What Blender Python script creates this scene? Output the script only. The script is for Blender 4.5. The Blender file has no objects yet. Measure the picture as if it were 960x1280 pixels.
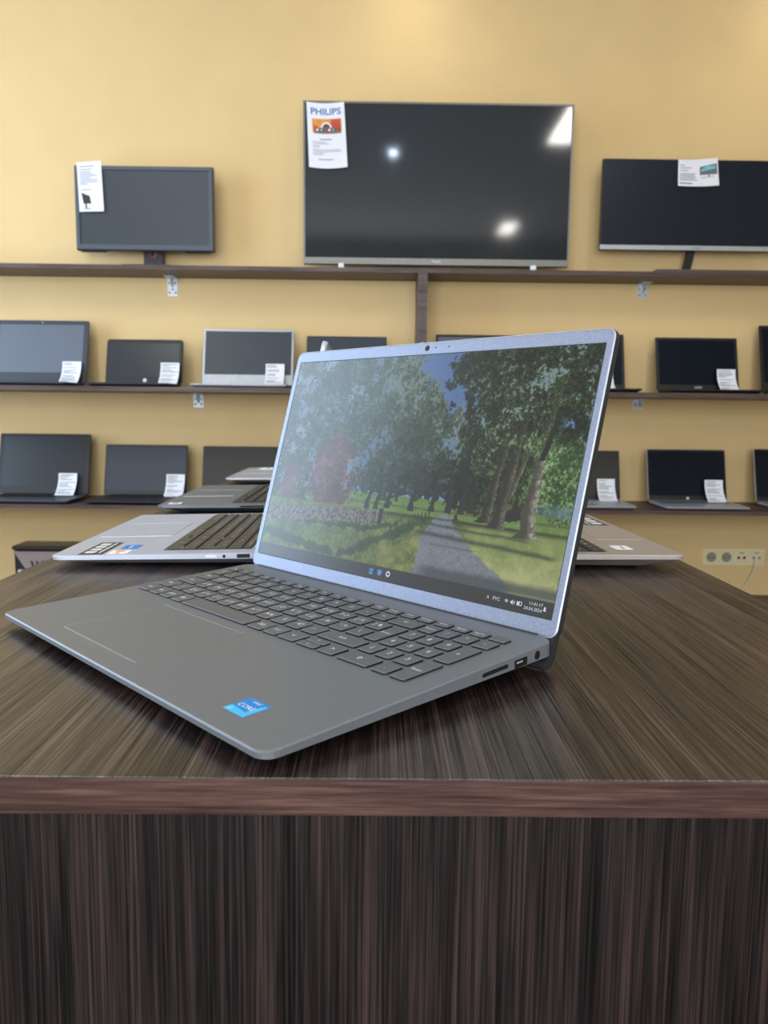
import bpy, math, random
import numpy as np
from mathutils import Vector, Matrix

random.seed(4)
scn = bpy.context.scene
COL = scn.collection
R = math.radians

# ------------------------------------------------------------------ camera
F_PX, PITCH, ROLL, EYE, YAW = 992.2, 0.12055, 0.01141, 0.16793, -0.009
_f = Vector((0, math.cos(PITCH), -math.sin(PITCH)))
_u = Vector((0, math.sin(PITCH), math.cos(PITCH)))
_r = Vector((1, 0, 0))
_rz = Matrix.Rotation(YAW, 3, 'Z')
CR = _rz @ (math.cos(ROLL) * _r + math.sin(ROLL) * _u)
CU = _rz @ (-math.sin(ROLL) * _r + math.cos(ROLL) * _u)
CF = _rz @ _f
cam = bpy.data.cameras.new('camera')
cam_o = bpy.data.objects.new('camera', cam)
COL.objects.link(cam_o)
cam_o.matrix_world = Matrix(((CR.x, CU.x, -CF.x, 0), (CR.y, CU.y, -CF.y, 0), (CR.z, CU.z, -CF.z, EYE), (0, 0, 0, 1)))
cam.sensor_fit = 'AUTO'
cam.sensor_width = 36.0
cam.lens = F_PX / 1280 * 36.0
cam.clip_start = 0.02
cam.dof.use_dof = True
cam.dof.focus_distance = 0.62
cam.dof.aperture_fstop = 15.0
scn.camera = cam_o


def at(px, py, y):
    """the point on the vertical plane Y = y seen at that place of the photo"""
    d = CF + CR * ((px - 480) / F_PX) - CU * ((py - 640) / F_PX)
    return Vector((0, 0, EYE)) + d * (y / d.y)


# ------------------------------------------------------------------ world, exposure, daylight
world = bpy.data.worlds.new('world')
world.use_nodes = True
world.node_tree.nodes['Background'].inputs[0].default_value = (0.75, 0.87, 1.0, 1)
world.node_tree.nodes['Background'].inputs[1].default_value = 1.0
scn.world = world
scn.view_settings.view_transform = 'Standard'
scn.view_settings.look = 'None'
scn.view_settings.gamma = 1.0
scn.view_settings.use_curve_mapping = False
scn.view_settings.exposure = -0.14

FLOOR, CEIL = -0.95, 2.30
XL, XR, YB, YF = -3.0, 3.2, 3.70, -3.0
# openings: (wall, a0, a1, z0, z1)
WIN_L = (1.15, 2.95, -0.10, 2.0)       # left wall, along Y
WIN_F = (-2.4, 1.6, -0.4, 1.8)         # wall behind the camera, along X


def area(name, loc, rot, sx, sy, power, color):
    l = bpy.data.lights.new(name, 'AREA')
    l.shape = 'RECTANGLE'
    l.size, l.size_y, l.energy, l.color = sx, sy, power, color
    o = bpy.data.objects.new(name, l)
    COL.objects.link(o)
    o.location, o.rotation_euler = loc, rot
    return o


area('daylight_left', (XL - 0.10, (WIN_L[0] + WIN_L[1]) / 2, (WIN_L[2] + WIN_L[3]) / 2), (0, R(-90), 0),
     WIN_L[3] - WIN_L[2], WIN_L[1] - WIN_L[0], 92, (0.60, 0.78, 1.0))
area('daylight_front', ((WIN_F[0] + WIN_F[1]) / 2, YF - 0.10, (WIN_F[2] + WIN_F[3]) / 2), (R(90), 0, 0),
     WIN_F[1] - WIN_F[0], WIN_F[3] - WIN_F[2], 215, (0.88, 0.94, 1.0))


# ------------------------------------------------------------------ helpers
def tag(o, label=None, cat=None, group=None, kind=None):
    if label: o['label'] = label
    if cat: o['category'] = cat
    if group: o['group'] = group
    if kind: o['kind'] = kind
    return o


def empty(name, loc, rz=0.0, label=None, cat=None, group=None):
    o = bpy.data.objects.new(name, None)
    o.empty_display_size = 0.05
    COL.objects.link(o)
    o.location = loc
    o.rotation_euler = (0, 0, rz)
    return tag(o, label, cat, group)


class MB:
    """collects shapes and links them as one mesh object"""
    def __init__(s):
        s.v, s.f, s.m, s.sm = [], [], [], []

    def add(s, vs, fs, m=0, smooth=False, M=None):
        n = len(s.v)
        s.v += [tuple(M @ Vector(p)) if M is not None else tuple(p) for p in vs]
        for f in fs:
            s.f.append(tuple(n + i for i in f))
            s.m.append(m)
            s.sm.append(smooth)
        return s

    def loft(s, rings, m=0, smooth=False, caps=True, M=None, closed=False):
        k = len(rings[0])
        vs = [p for r in rings for p in r]
        fs = []
        n = len(rings)
        for i in range(n if closed else n - 1):
            a, b = i * k, ((i + 1) % n) * k
            for j in range(k):
                fs.append((a + j, a + (j + 1) % k, b + (j + 1) % k, b + j))
        if caps and not closed:
            fs.append(tuple(reversed(range(k))))
            fs.append(tuple((n - 1) * k + j for j in range(k)))
        return s.add(vs, fs, m, smooth, M)

    def box(s, a, b, m=0, bev=0.0, M=None):
        (x0, y0, z0), (x1, y1, z1) = a, b
        if bev <= 0:
            vs = [(x0, y0, z0), (x1, y0, z0), (x1, y1, z0), (x0, y1, z0), (x0, y0, z1), (x1, y0, z1), (x1, y1, z1), (x0, y1, z1)]
            fs = [(3, 2, 1, 0), (4, 5, 6, 7), (0, 1, 5, 4), (1, 2, 6, 5), (2, 3, 7, 6), (3, 0, 4, 7)]
            return s.add(vs, fs, m, False, M)
        rr = lambda i, z: [(x, y, z) for x, y in rrect(x0 + i, y0 + i, x1 - i, y1 - i, bev, 3)]
        e = bev * 0.7
        return s.loft([rr(e, z0), rr(e * 0.3, z0 + e * 0.3), rr(0, z0 + e), rr(0, z1 - e), rr(e * 0.3, z1 - e * 0.3), rr(e, z1)], m, False, True, M)

    def plate(s, x0, y0, x1, y1, z0, z1, r=0.002, bev=0.0005, m=0, n=4, M=None):
        rr = lambda i, z: [(x, y, z) for x, y in rrect(x0 + i, y0 + i, x1 - i, y1 - i, max(r - i, 1e-5), n)]
        return s.loft([rr(0, z0), rr(0, z1 - bev), rr(bev, z1)], m, False, True, M)

    def quad(s, a, b, c, d, m=0, M=None):
        return s.add([a, b, c, d], [(0, 1, 2, 3)], m, False, M)

    def disc(s, c, r, z=0.0, n=16, m=0, M=None):
        return s.add([(c[0] + r * math.cos(2 * math.pi * i / n), c[1] + r * math.sin(2 * math.pi * i / n), z) for i in range(n)], [tuple(range(n))], m, False, M)

    def lathe(s, prof, n=24, m=0, M=None, smooth=True):
        return s.loft([[(r * math.cos(2 * math.pi * i / n), r * math.sin(2 * math.pi * i / n), z) for i in range(n)] for r, z in prof], m, smooth, True, M)

    def tube(s, pts, r, n=8, m=0):
        P = [Vector(p) for p in pts]
        rings = []
        for i, p in enumerate(P):
            t = (P[min(i + 1, len(P) - 1)] - P[max(i - 1, 0)]).normalized()
            a = t.orthogonal() if abs(t.x) > 0.99 else t.cross(Vector((1, 0, 0)))
            a.normalize()
            b = t.cross(a)
            rings.append([tuple(p + r * (math.cos(2 * math.pi * j / n) * a + math.sin(2 * math.pi * j / n) * b)) for j in range(n)])
        return s.loft(rings, m, True)

    def text(s, body, size, x, y, z, m=0, M=None, align='CENTER', sx=1.0):
        vs, fs = glyphs(body, align)
        return s.add([(x + a * size * sx, y + b * size, z) for a, b in vs], fs, m, False, M)

    def build(s, name, mats, parent=None, M=None):
        me = bpy.data.meshes.new(name)
        v = [tuple(M @ Vector(p)) for p in s.v] if M is not None else s.v
        me.from_pydata(v, [], s.f)
        mats = mats if isinstance(mats, (list, tuple)) else [mats]
        for mt in mats:
            me.materials.append(mt)
        me.polygons.foreach_set('material_index', s.m)
        me.polygons.foreach_set('use_smooth', s.sm)
        me.update()
        o = bpy.data.objects.new(name, me)
        COL.objects.link(o)
        if parent is not None:
            o.parent = parent
        return o


def rrect(x0, y0, x1, y1, r, n=4):
    r = min(r, (x1 - x0) / 2 - 1e-6, (y1 - y0) / 2 - 1e-6)
    out = []
    for cx, cy, a0 in ((x1 - r, y0 + r, -90), (x1 - r, y1 - r, 0), (x0 + r, y1 - r, 90), (x0 + r, y0 + r, 180)):
        for i in range(n + 1):
            a = R(a0 + 90 * i / n)
            out.append((cx + r * math.cos(a), cy + r * math.sin(a)))
    return out


_gl = {}


def glyphs(body, align='CENTER', bold=0.0):
    k = (body, align, bold)
    if k not in _gl:
        cu = bpy.data.curves.new('lettering', 'FONT')
        cu.body = body
        cu.align_x, cu.align_y = align, 'CENTER'
        cu.resolution_u = 2
        cu.offset = bold
        o = bpy.data.objects.new('lettering', cu)
        COL.objects.link(o)
        dg = bpy.context.evaluated_depsgraph_get()
        dg.update()
        me = bpy.data.meshes.new_from_object(o.evaluated_get(dg))
        _gl[k] = ([(v.co.x, v.co.y) for v in me.vertices], [tuple(p.vertices) for p in me.polygons])
        bpy.data.objects.remove(o)
        bpy.data.curves.remove(cu)
        bpy.data.meshes.remove(me)
    return _gl[k]


# ------------------------------------------------------------------ materials
def S(r, g, b):
    f = lambda c: (c / 255 / 12.92) if c / 255 <= 0.04045 else ((c / 255 + 0.055) / 1.055) ** 2.4
    return (f(r), f(g), f(b), 1)


def mat(name, color, rough=0.5, metal=0.0, spec=0.5, noise=0.06, scale=60.0, bump=0.0, emit=None, emit_s=0.0, coat=0.0):
    m = bpy.data.materials.new(name)
    m.use_nodes = True
    nt = m.node_tree
    b = nt.nodes['Principled BSDF']
    b.inputs['Roughness'].default_value = rough
    b.inputs['Metallic'].default_value = metal
    b.inputs['Specular IOR Level'].default_value = spec
    b.inputs['Coat Weight'].default_value = coat
    tc = nt.nodes.new('ShaderNodeTexCoord')
    nz = nt.nodes.new('ShaderNodeTexNoise')
    nz.inputs['Scale'].default_value = scale
    nz.inputs['Detail'].default_value = 3
    nt.links.new(tc.outputs['Object'], nz.inputs['Vector'])
    rp = nt.nodes.new('ShaderNodeValToRGB')
    rp.color_ramp.elements[0].position = 0.3
    rp.color_ramp.elements[1].position = 0.7
    rp.color_ramp.elements[0].color = tuple(c * (1 - noise) for c in color[:3]) + (1,)
    rp.color_ramp.elements[1].color = tuple(min(1, c * (1 + noise)) for c in color[:3]) + (1,)
    nt.links.new(nz.outputs['Fac'], rp.inputs['Fac'])
    nt.links.new(rp.outputs['Color'], b.inputs['Base Color'])
    if bump:
        bp = nt.nodes.new('ShaderNodeBump')
        bp.inputs['Strength'].default_value = bump
        bp.inputs['Distance'].default_value = 0.002
        nt.links.new(nz.outputs['Fac'], bp.inputs['Height'])
        nt.links.new(bp.outputs['Normal'], b.inputs['Normal'])
    if emit:
        b.inputs['Emission Color'].default_value = emit
        b.inputs['Emission Strength'].default_value = emit_s
    return m


def wood(name, grain, cols, rough=0.35, fine=420.0, long_=9.0, spec=0.5, bump=0.15, seed=0.0, pos=(0.3, 0.5, 0.68)):
    """wenge veneer: noise drawn out along the grain axis"""
    m = bpy.data.materials.new(name)
    m.use_nodes = True
    nt = m.node_tree
    b = nt.nodes['Principled BSDF']
    b.inputs['Roughness'].default_value = rough
    b.inputs['Specular IOR Level'].default_value = spec
    tc = nt.nodes.new('ShaderNodeTexCoord')

    def layer(f, l, det):
        mp = nt.nodes.new('ShaderNodeMapping')
        sc = [f, f, f]
        sc['XYZ'.index(grain)] = l
        mp.inputs['Scale'].default_value = sc
        mp.inputs['Location'].default_value = (seed, seed * 1.7, seed * 0.6)
        nt.links.new(tc.outputs['Object'], mp.inputs['Vector'])
        nz = nt.nodes.new('ShaderNodeTexNoise')
        nz.inputs['Scale'].default_value = 1.0
        nz.inputs['Detail'].default_value = det
        nz.inputs['Roughness'].default_value = 0.65
        nz.inputs['Distortion'].default_value = 0.25
        nt.links.new(mp.outputs['Vector'], nz.inputs['Vector'])
        return nz.outputs['Fac']
    a = layer(fine, long_, 3)
    c = layer(fine * 0.16, long_ * 0.5, 2)
    mx = nt.nodes.new('ShaderNodeMix')
    mx.inputs['Factor'].default_value = 0.35
    nt.links.new(a, mx.inputs['A'])
    nt.links.new(c, mx.inputs['B'])
    rp = nt.nodes.new('ShaderNodeValToRGB')
    e = rp.color_ramp.elements
    e[0].position, e[1].position = pos[0], pos[2]
    e[0].color, e[1].color = cols[0], cols[2]
    k = e.new(pos[1])
    k.color = cols[1]
    nt.links.new(mx.outputs['Result'], rp.inputs['Fac'])
    nt.links.new(rp.outputs['Color'], b.inputs['Base Color'])
    mr = nt.nodes.new('ShaderNodeMapRange')
    mr.inputs['From Min'].default_value, mr.inputs['From Max'].default_value = pos[0], pos[2]
    mr.inputs['To Min'].default_value, mr.inputs['To Max'].default_value = spec * 0.25, spec * 1.25
    nt.links.new(mx.outputs['Result'], mr.inputs['Value'])
    nt.links.new(mr.outputs['Result'], b.inputs['Specular IOR Level'])
    bp = nt.nodes.new('ShaderNodeBump')
    bp.inputs['Strength'].default_value = bump
    bp.inputs['Distance'].default_value = 0.0006
    nt.links.new(mx.outputs['Result'], bp.inputs['Height'])
    nt.links.new(bp.outputs['Normal'], b.inputs['Normal'])
    return m


M = {}
M['wall'] = mat('yellow_paint', S(229, 198, 143), 0.6, spec=0.3, noise=0.025, scale=5, bump=0.0)
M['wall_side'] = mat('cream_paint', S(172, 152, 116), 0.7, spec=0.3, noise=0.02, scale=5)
M['ceiling'] = mat('white_ceiling', S(205, 203, 198), 0.8, noise=0.02, scale=6)
M['floor'] = mat('floor_tile', S(120, 108, 98), 0.35, noise=0.1, scale=8)
M['white_frame'] = mat('white_plastic_frame', S(235, 235, 235), 0.4)
WENGE = (S(20, 14, 15), S(42, 32, 31), S(88, 72, 67))
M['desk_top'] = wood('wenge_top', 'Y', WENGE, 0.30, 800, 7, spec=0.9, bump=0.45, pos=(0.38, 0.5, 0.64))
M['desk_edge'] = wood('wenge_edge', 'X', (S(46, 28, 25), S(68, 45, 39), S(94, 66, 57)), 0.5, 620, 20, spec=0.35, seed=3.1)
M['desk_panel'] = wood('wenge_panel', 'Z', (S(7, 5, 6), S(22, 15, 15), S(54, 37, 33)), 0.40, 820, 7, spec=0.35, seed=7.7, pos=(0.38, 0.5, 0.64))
M['shelf'] = wood('wenge_shelf', 'X', (S(62, 46, 46), S(84, 66, 64), S(100, 80, 76)), 0.45, 260, 5, seed=1.3)
M['deck_grey'] = mat('carbon_plastic', S(113, 117, 123), 0.42, metal=0.25, noise=0.05, scale=900)
M['base_shade_grey'] = mat('shaded_carbon_plastic', S(46, 48, 53), 0.45, metal=0.2, noise=0.05, scale=900)  # deck plastic darkened: shade on the lower base put into the colour
M['bezel'] = mat('flake_silver', S(148, 157, 180), 0.45, metal=0.7, noise=0.22, scale=1400, bump=0.1)
M['key'] = mat('key_plastic', S(92, 94, 98), 0.42, noise=0.04, scale=500)
M['key_side_shade'] = mat('key_side_shade', S(26, 27, 30), 0.5)  # near-black: shadow beside the keys painted into their side walls
M['legend'] = mat('white_print', S(230, 232, 235), 0.5)
M['black'] = mat('black_plastic', S(22, 22, 24), 0.45)
M['soft_black'] = mat('dark_plastic', S(40, 42, 46), 0.5)
M['rubber'] = mat('rubber', S(30, 30, 32), 0.8)
M['port'] = mat('port_dark', S(8, 8, 9), 0.6)
M['metal'] = mat('bright_metal', S(190, 192, 196), 0.3, metal=0.9)
M['tv_frame'] = mat('grey_metal_frame', S(122, 122, 116), 0.4, metal=0.4)
M['zinc'] = mat('zinc_plate', S(205, 210, 216), 0.4, metal=0.5, noise=0.12, scale=200)
M['silver'] = mat('silver_plastic', S(178, 182, 190), 0.4, metal=0.4)
M['blue_silver'] = mat('blue_silver_alloy', S(186, 192, 208), 0.40, metal=0.25, noise=0.03)
M['slate'] = mat('slate_plastic', S(108, 116, 126), 0.4, metal=0.3, noise=0.03)
M['warm_grey'] = mat('warm_grey_plastic', S(172, 164, 158), 0.42, metal=0.3, noise=0.03)
M['brown_key'] = mat('taupe_key', S(78, 74, 66), 0.5, noise=0.04)
M['paper'] = mat('white_paper', S(238, 239, 246), 0.85, noise=0.015, scale=20)
M['ink'] = mat('grey_print', S(150, 152, 162), 0.85)
M['ink_dark'] = mat('dark_print', S(80, 82, 88), 0.85)
M['blue_ink'] = mat('blue_print', S(38, 100, 178), 0.8)
M['orange'] = mat('orange_print', S(228, 150, 72), 0.8, noise=0.2, scale=40)
M['red'] = mat('red_print', S(206, 84, 66), 0.8, noise=0.2, scale=40)
M['cyan'] = mat('cyan_print', S(120, 200, 205), 0.8, noise=0.3, scale=90)
M['stk_blue'] = mat('sticker_blue', S(0, 128, 214), 0.45)
M['stk_cyan'] = mat('sticker_cyan', S(60, 190, 240), 0.45)
M['tv_glass'] = mat('tv_glass', S(42, 46, 51), 0.07, spec=0.6, noise=0.02)
M['matte_screen'] = mat('matte_screen', S(48, 56, 66), 0.38, spec=0.5, noise=0.02)
M['gloss_screen'] = mat('laptop_screen', S(36, 42, 48), 0.30, spec=0.5, noise=0.02)
M['pale_screen'] = mat('pale_screen', S(92, 100, 114), 0.40, spec=0.7, noise=0.02)
M['dark_glass'] = mat('dark_screen', S(10, 20, 32), 0.25, spec=0.22, noise=0.02)
M['brown_screen'] = mat('brownish_screen', S(48, 46, 42), 0.45, spec=0.4, noise=0.02)
M['steel_grey'] = mat('steel_grey_plastic', S(74, 80, 90), 0.45, noise=0.03)
M['navy_bezel'] = mat('dark_blue_bezel', S(52, 57, 68), 0.45, noise=0.03)
M['cream'] = mat('cream_plastic', S(236, 222, 182), 0.45, noise=0.02)
M['socket_grey'] = mat('socket_grey', S(150, 150, 130), 0.5)
M['cable'] = mat('pale_cable', S(222, 210, 186), 0.6)
M['printer'] = mat('printer_black', S(42, 37, 38), 0.35, noise=0.04)
M['printer_tray'] = mat('printer_tray', S(142, 126, 122), 0.4, noise=0.04)
M['lamp_glow'] = mat('lamp_glow', S(255, 255, 255), 0.5, emit=(1, 0.96, 0.88, 1), emit_s=34)
M['led_glow'] = mat('led_glow', S(255, 255, 255), 0.5, emit=(0.62, 0.8, 1.0, 1), emit_s=220)
M['scr_white'] = mat('screen_white', S(20, 20, 20), 0.4, emit=(0.75, 0.85, 0.95, 1), emit_s=0.8)
M['scr_blue'] = mat('screen_blue', S(20, 20, 20), 0.4, emit=(0.06, 0.32, 0.75, 1), emit_s=0.8)


def _picture_mat():
    m = bpy.data.materials.new('lit_display')
    m.use_nodes = True
    nt = m.node_tree
    b = nt.nodes['Principled BSDF']
    b.inputs['Base Color'].default_value = (0.012, 0.012, 0.014, 1)
    b.inputs['Roughness'].default_value = 0.24
    b.inputs['Specular IOR Level'].default_value = 0.5
    at_ = nt.nodes.new('ShaderNodeAttribute')
    at_.attribute_name = 'picture'
    nt.links.new(at_.outputs['Color'], b.inputs['Emission Color'])
    b.inputs['Emission Strength'].default_value = 0.9
    return m


M['display'] = _picture_mat()

# ------------------------------------------------------------------ the room
def wall_with_hole(name, fixed, axis, a0, a1, z0, z1, hole, t, material):
    """wall in the plane axis = fixed, with one rectangular opening"""
    b = MB()
    h0, h1, hz0, hz1 = hole

    def seg(p0, p1, q0, q1):
        if axis == 'x':
            b.box((min(fixed, fixed + t), p0, q0), (max(fixed, fixed + t), p1, q1))
        else:
            b.box((p0, min(fixed, fixed + t), q0), (p1, max(fixed, fixed + t), q1))
    seg(a0, h0, z0, z1)
    seg(h1, a1, z0, z1)
    seg(h0, h1, z0, hz0)
    seg(h0, h1, hz1, z1)
    return tag(b.build(name, material), kind='structure')


def struct(name, b, m):
    return tag(b.build(name, m), kind='structure')


struct('wall_back', MB().box((XL - 0.15, YB, FLOOR), (XR + 0.15, YB + 0.15, CEIL)), M['wall'])
struct('wall_right', MB().box((XR, YF, FLOOR), (XR + 0.15, YB, CEIL)), M['wall_side'])
wall_with_hole('wall_left', XL, 'x', YF, YB, FLOOR, CEIL, WIN_L, -0.15, M['wall_side'])
wall_with_hole('wall_front', YF, 'y', XL - 0.15, XR + 0.15, FLOOR, CEIL, WIN_F, -0.15, M['wall_side'])
struct('floor', MB().box((XL - 0.15, YF - 0.15, FLOOR - 0.1), (XR + 0.15, YB + 0.15, FLOOR)), M['floor'])
struct('ceiling', MB().box((XL - 0.15, YF - 0.15, CEIL), (XR + 0.15, YB + 0.15, CEIL + 0.1)), M['ceiling'])


def window(name, axis, fixed, hole, n):
    h0, h1, z0, z1 = hole
    b = MB()
    w, d = 0.05, 0.05

    def bar(p0, p1, q0, q1):
        if axis == 'x':
            b.box((fixed - d, p0, q0), (fixed, p1, q1), bev=0.006)
        else:
            b.box((p0, fixed - d, q0), (p1, fixed, q1), bev=0.006)
    bar(h0, h0 + w, z0, z1)
    bar(h1 - w, h1, z0, z1)
    bar(h0 + w, h1 - w, z0, z0 + w)
    bar(h0 + w, h1 - w, z1 - w, z1)
    for i in range(1, n):
        c = h0 + (h1 - h0) * i / n
        bar(c - w / 2, c + w / 2, z0 + w, z1 - w)
    return struct(name, b, M['white_frame'])


window('window_1', 'x', XL, WIN_L, 3)
window('window_2', 'y', YF, WIN_F, 2)


# ceiling lamps (right-hand panels mirrored in the glossy television, left-hand ones added)
def ceiling_panel(x, y, w, l, label, glow='lamp_glow'):
    t = empty('ceiling_light', (x, y, CEIL), 0, label, 'lamp')
    b = MB()
    b.box((-w / 2 - 0.02, -l / 2 - 0.02, -0.05), (w / 2 + 0.02, l / 2 + 0.02, 0), bev=0.008)
    b.build('housing', M['white_frame'], t)
    MB().plate(-w / 2, -l / 2, w / 2, l / 2, -0.055, -0.0495, 0.01, 0.001).build('diffuser', M[glow], t)
    return t


ceiling_panel(1.36, 1.25, 0.18, 0.95, 'long white ceiling light mirrored at the top right of the big television')
ceiling_panel(1.42, -2.0, 0.16, 0.5, 'short white ceiling light mirrored low in the big television')

ceiling_panel(-1.50, 1.25, 0.18, 0.95, 'added long white ceiling light, unseen over the left half of the shop')  # added panel to brighten the walls, clear of the television's reflection
ceiling_panel(-1.50, -2.0, 0.18, 0.95, 'added long white ceiling light, unseen at the back left of the shop')  # second added panel, more overhead light from out of view


def downlight(x, y, label, glow, power, col, r=0.05):
    t = empty('downlight', (x, y, CEIL), 0, label, 'lamp')
    MB().lathe([(r + 0.025, 0), (r + 0.025, -0.012), (r + 0.005, -0.02), (r, -0.02)], 28).build('trim_ring', M['white_frame'], t)
    MB().lathe([(r, -0.0205), (r * 0.98, -0.024), (0.001, -0.026)], 24).build('lens', M[glow], t)
    if power:
        l = bpy.data.lights.new('downlight_bulb', 'SPOT')
        l.energy, l.color, l.spot_size, l.spot_blend, l.shadow_soft_size = power, col, R(110), 0.9, 0.05
        o = bpy.data.objects.new('bulb', l)
        COL.objects.link(o)
        o.parent = t
        o.location = (0, 0, -0.04)
    return t


downlight(0.10, 0.40, 'small cool white ceiling spot mirrored in the middle of the television', 'led_glow', 0, None, 0.028)
downlight(0.12, 3.42, 'round ceiling spot above the big television', 'lamp_glow', 7, (1, 0.93, 0.72))
downlight(1.80, 3.42, 'round ceiling spot above the wide right monitor', 'lamp_glow', 7, (1, 0.93, 0.72))

# ------------------------------------------------------------------ wall shelves
Z1, Z2, Z3, Z4 = 0.793, 0.276, -0.216, -0.660
SHF1, SHF2 = 3.48, 3.305


def shelf(label, z, yf, th):
    b = MB()
    b.box((XL + 0.02, yf + 0.0012, z - th), (XR - 0.02, YB, z))
    o = empty('wall_shelf', (0, YB, z), 0, label, 'shelf')
    b.build('board', M['shelf'], o, Matrix.Translation((0, -YB, -z)))
    e = MB().box((XL + 0.02, yf, z - th), (XR - 0.02, yf + 0.0012, z))
    e.build('edge_band', M['shelf'], o, Matrix.Translation((0, -YB, -z)))
    return o


shelf('long dark brown wall shelf that carries the television and both monitors', Z1, SHF1, 0.018)
shelf('long dark brown wall shelf in the middle with the upper row of laptops', Z2, SHF2, 0.018)
shelf('long dark brown wall shelf with the lower row of open laptops', Z3, SHF2, 0.016)
shelf('low dark brown shelf near the floor under the wall sockets', Z4, 3.40, 0.02)

dv = empty('shelf_divider', (0.1855, YB, Z2), 0, 'upright dark brown board joining the top shelf and the middle shelf', 'shelf divider')
MB().box((-0.0205, SHF1 - YB + 0.001, 0), (-0.001, 0, Z1 - 0.018 - Z2)).build('board', M['shelf'], dv)
MB().box((0.001, SHF1 - YB + 0.001, 0), (0.0205, 0, Z1 - 0.018 - Z2)).build('board', M['shelf'], dv)
MB().box((-0.001, SHF1 - YB + 0.003, 0), (0.001, 0, Z1 - 0.018 - Z2)).build('joint', M['black'], dv)


def bracket(x, ztop, h, label):
    t = empty('shelf_bracket', (x, YB, ztop), 0, label, 'bracket', 'metal brackets under the wall shelves')
    w = 0.023
    MB().plate(-w, -h, w, 0, 0, 0.0022, 0.004, 0.0005, M=Matrix(((1, 0, 0, 0), (0, 0, -1, 0), (0, 1, 0, 0), (0, 0, 0, 1)))).build('wall_plate', M['zinc'], t)
    MB().plate(-w, -0.075, w, -0.0022, -0.0022, 0, 0.004, 0.0005).build('shelf_plate', M['zinc'], t)
    g = MB().add([(-0.004, -0.0022, -0.04), (0.004, -0.0022, -0.04), (0.004, -0.035, -0.0022), (-0.004, -0.035, -0.0022), (-0.004, -0.0022, -0.0022), (0.004, -0.0022, -0.0022)],
                 [(0, 1, 2, 3), (4, 5, 1, 0), (3, 2, 5, 4), (0, 3, 4), (1, 5, 2)])
    g.build('gusset', M['zinc'], t)
    for sx, sz in ((-0.013, -0.022), (0.013, -0.022), (-0.013, -h + 0.016), (0.013, -h + 0.016), (0, -h + 0.03)):
        s = MB().lathe([(0.005, 0.0022), (0.0045, 0.0034), (0.001, 0.0038)], 10, M=Matrix.Translation((sx, 0, sz)) @ Matrix.Rotation(R(90), 4, 'X'))
        s.build('screw', M['socket_grey'], t)


bracket(-0.936, Z1 - 0.018, 0.080, 'zinc bracket under the top shelf below the left monitor')
bracket(1.198, Z1 - 0.018, 0.066, 'zinc bracket under the top shelf below the wide right monitor')
bracket(-0.827, Z2 - 0.018, 0.062, 'zinc bracket under the middle shelf below the silver laptop')
bracket(1.205, Z2 - 0.018, 0.048, 'zinc bracket under the middle shelf at the right')

# ------------------------------------------------------------------ counter
DX0, DX1, DY0, DY1, DT = -0.378, 0.3645, 0.3515, 2.42, 0.018
desk = empty('display_counter', (0, 0.3515, FLOOR), 0, 'dark wenge display counter with the demonstration laptops on top', 'counter')
dm = Matrix.Translation((0, -DY0, -FLOOR))
MB().box((DX0 + 0.001, DY0 + 0.001, -DT), (DX1 - 0.001, DY1 - 0.001, 0), bev=0.0008).build('counter_top', M['desk_top'], desk, dm)
e = MB()
e.box((DX0, DY0, -DT), (DX1, DY0 + 0.0011, -0.0003), bev=0.0004)
e.build('edge_band', M['desk_edge'], desk, dm)
for x0, x1 in ((DX0, DX0 + 0.0011), (DX1 - 0.0011, DX1)):
    MB().box((x0, DY0 + 0.0011, -DT), (x1, DY1, -0.0003), bev=0.0004).build('edge_band', wood('wenge_long_edge', 'Y', (S(52, 34, 30), S(78, 54, 47), S(104, 78, 68)), 0.45, 520, 26) if x0 == DX0 else bpy.data.materials['wenge_long_edge'], desk, dm)
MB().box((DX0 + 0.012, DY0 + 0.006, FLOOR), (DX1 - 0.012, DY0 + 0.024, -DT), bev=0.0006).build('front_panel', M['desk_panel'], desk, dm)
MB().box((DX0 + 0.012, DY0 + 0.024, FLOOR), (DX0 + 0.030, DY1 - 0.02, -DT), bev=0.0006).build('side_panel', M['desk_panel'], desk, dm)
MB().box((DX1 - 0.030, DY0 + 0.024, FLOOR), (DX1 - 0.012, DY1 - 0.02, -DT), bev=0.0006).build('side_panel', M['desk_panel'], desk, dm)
MB().box((DX0 + 0.030, DY1 - 0.038, FLOOR), (DX1 - 0.030, DY1 - 0.02, -DT), bev=0.0006).build('rear_panel', M['desk_panel'], desk, dm)

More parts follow.
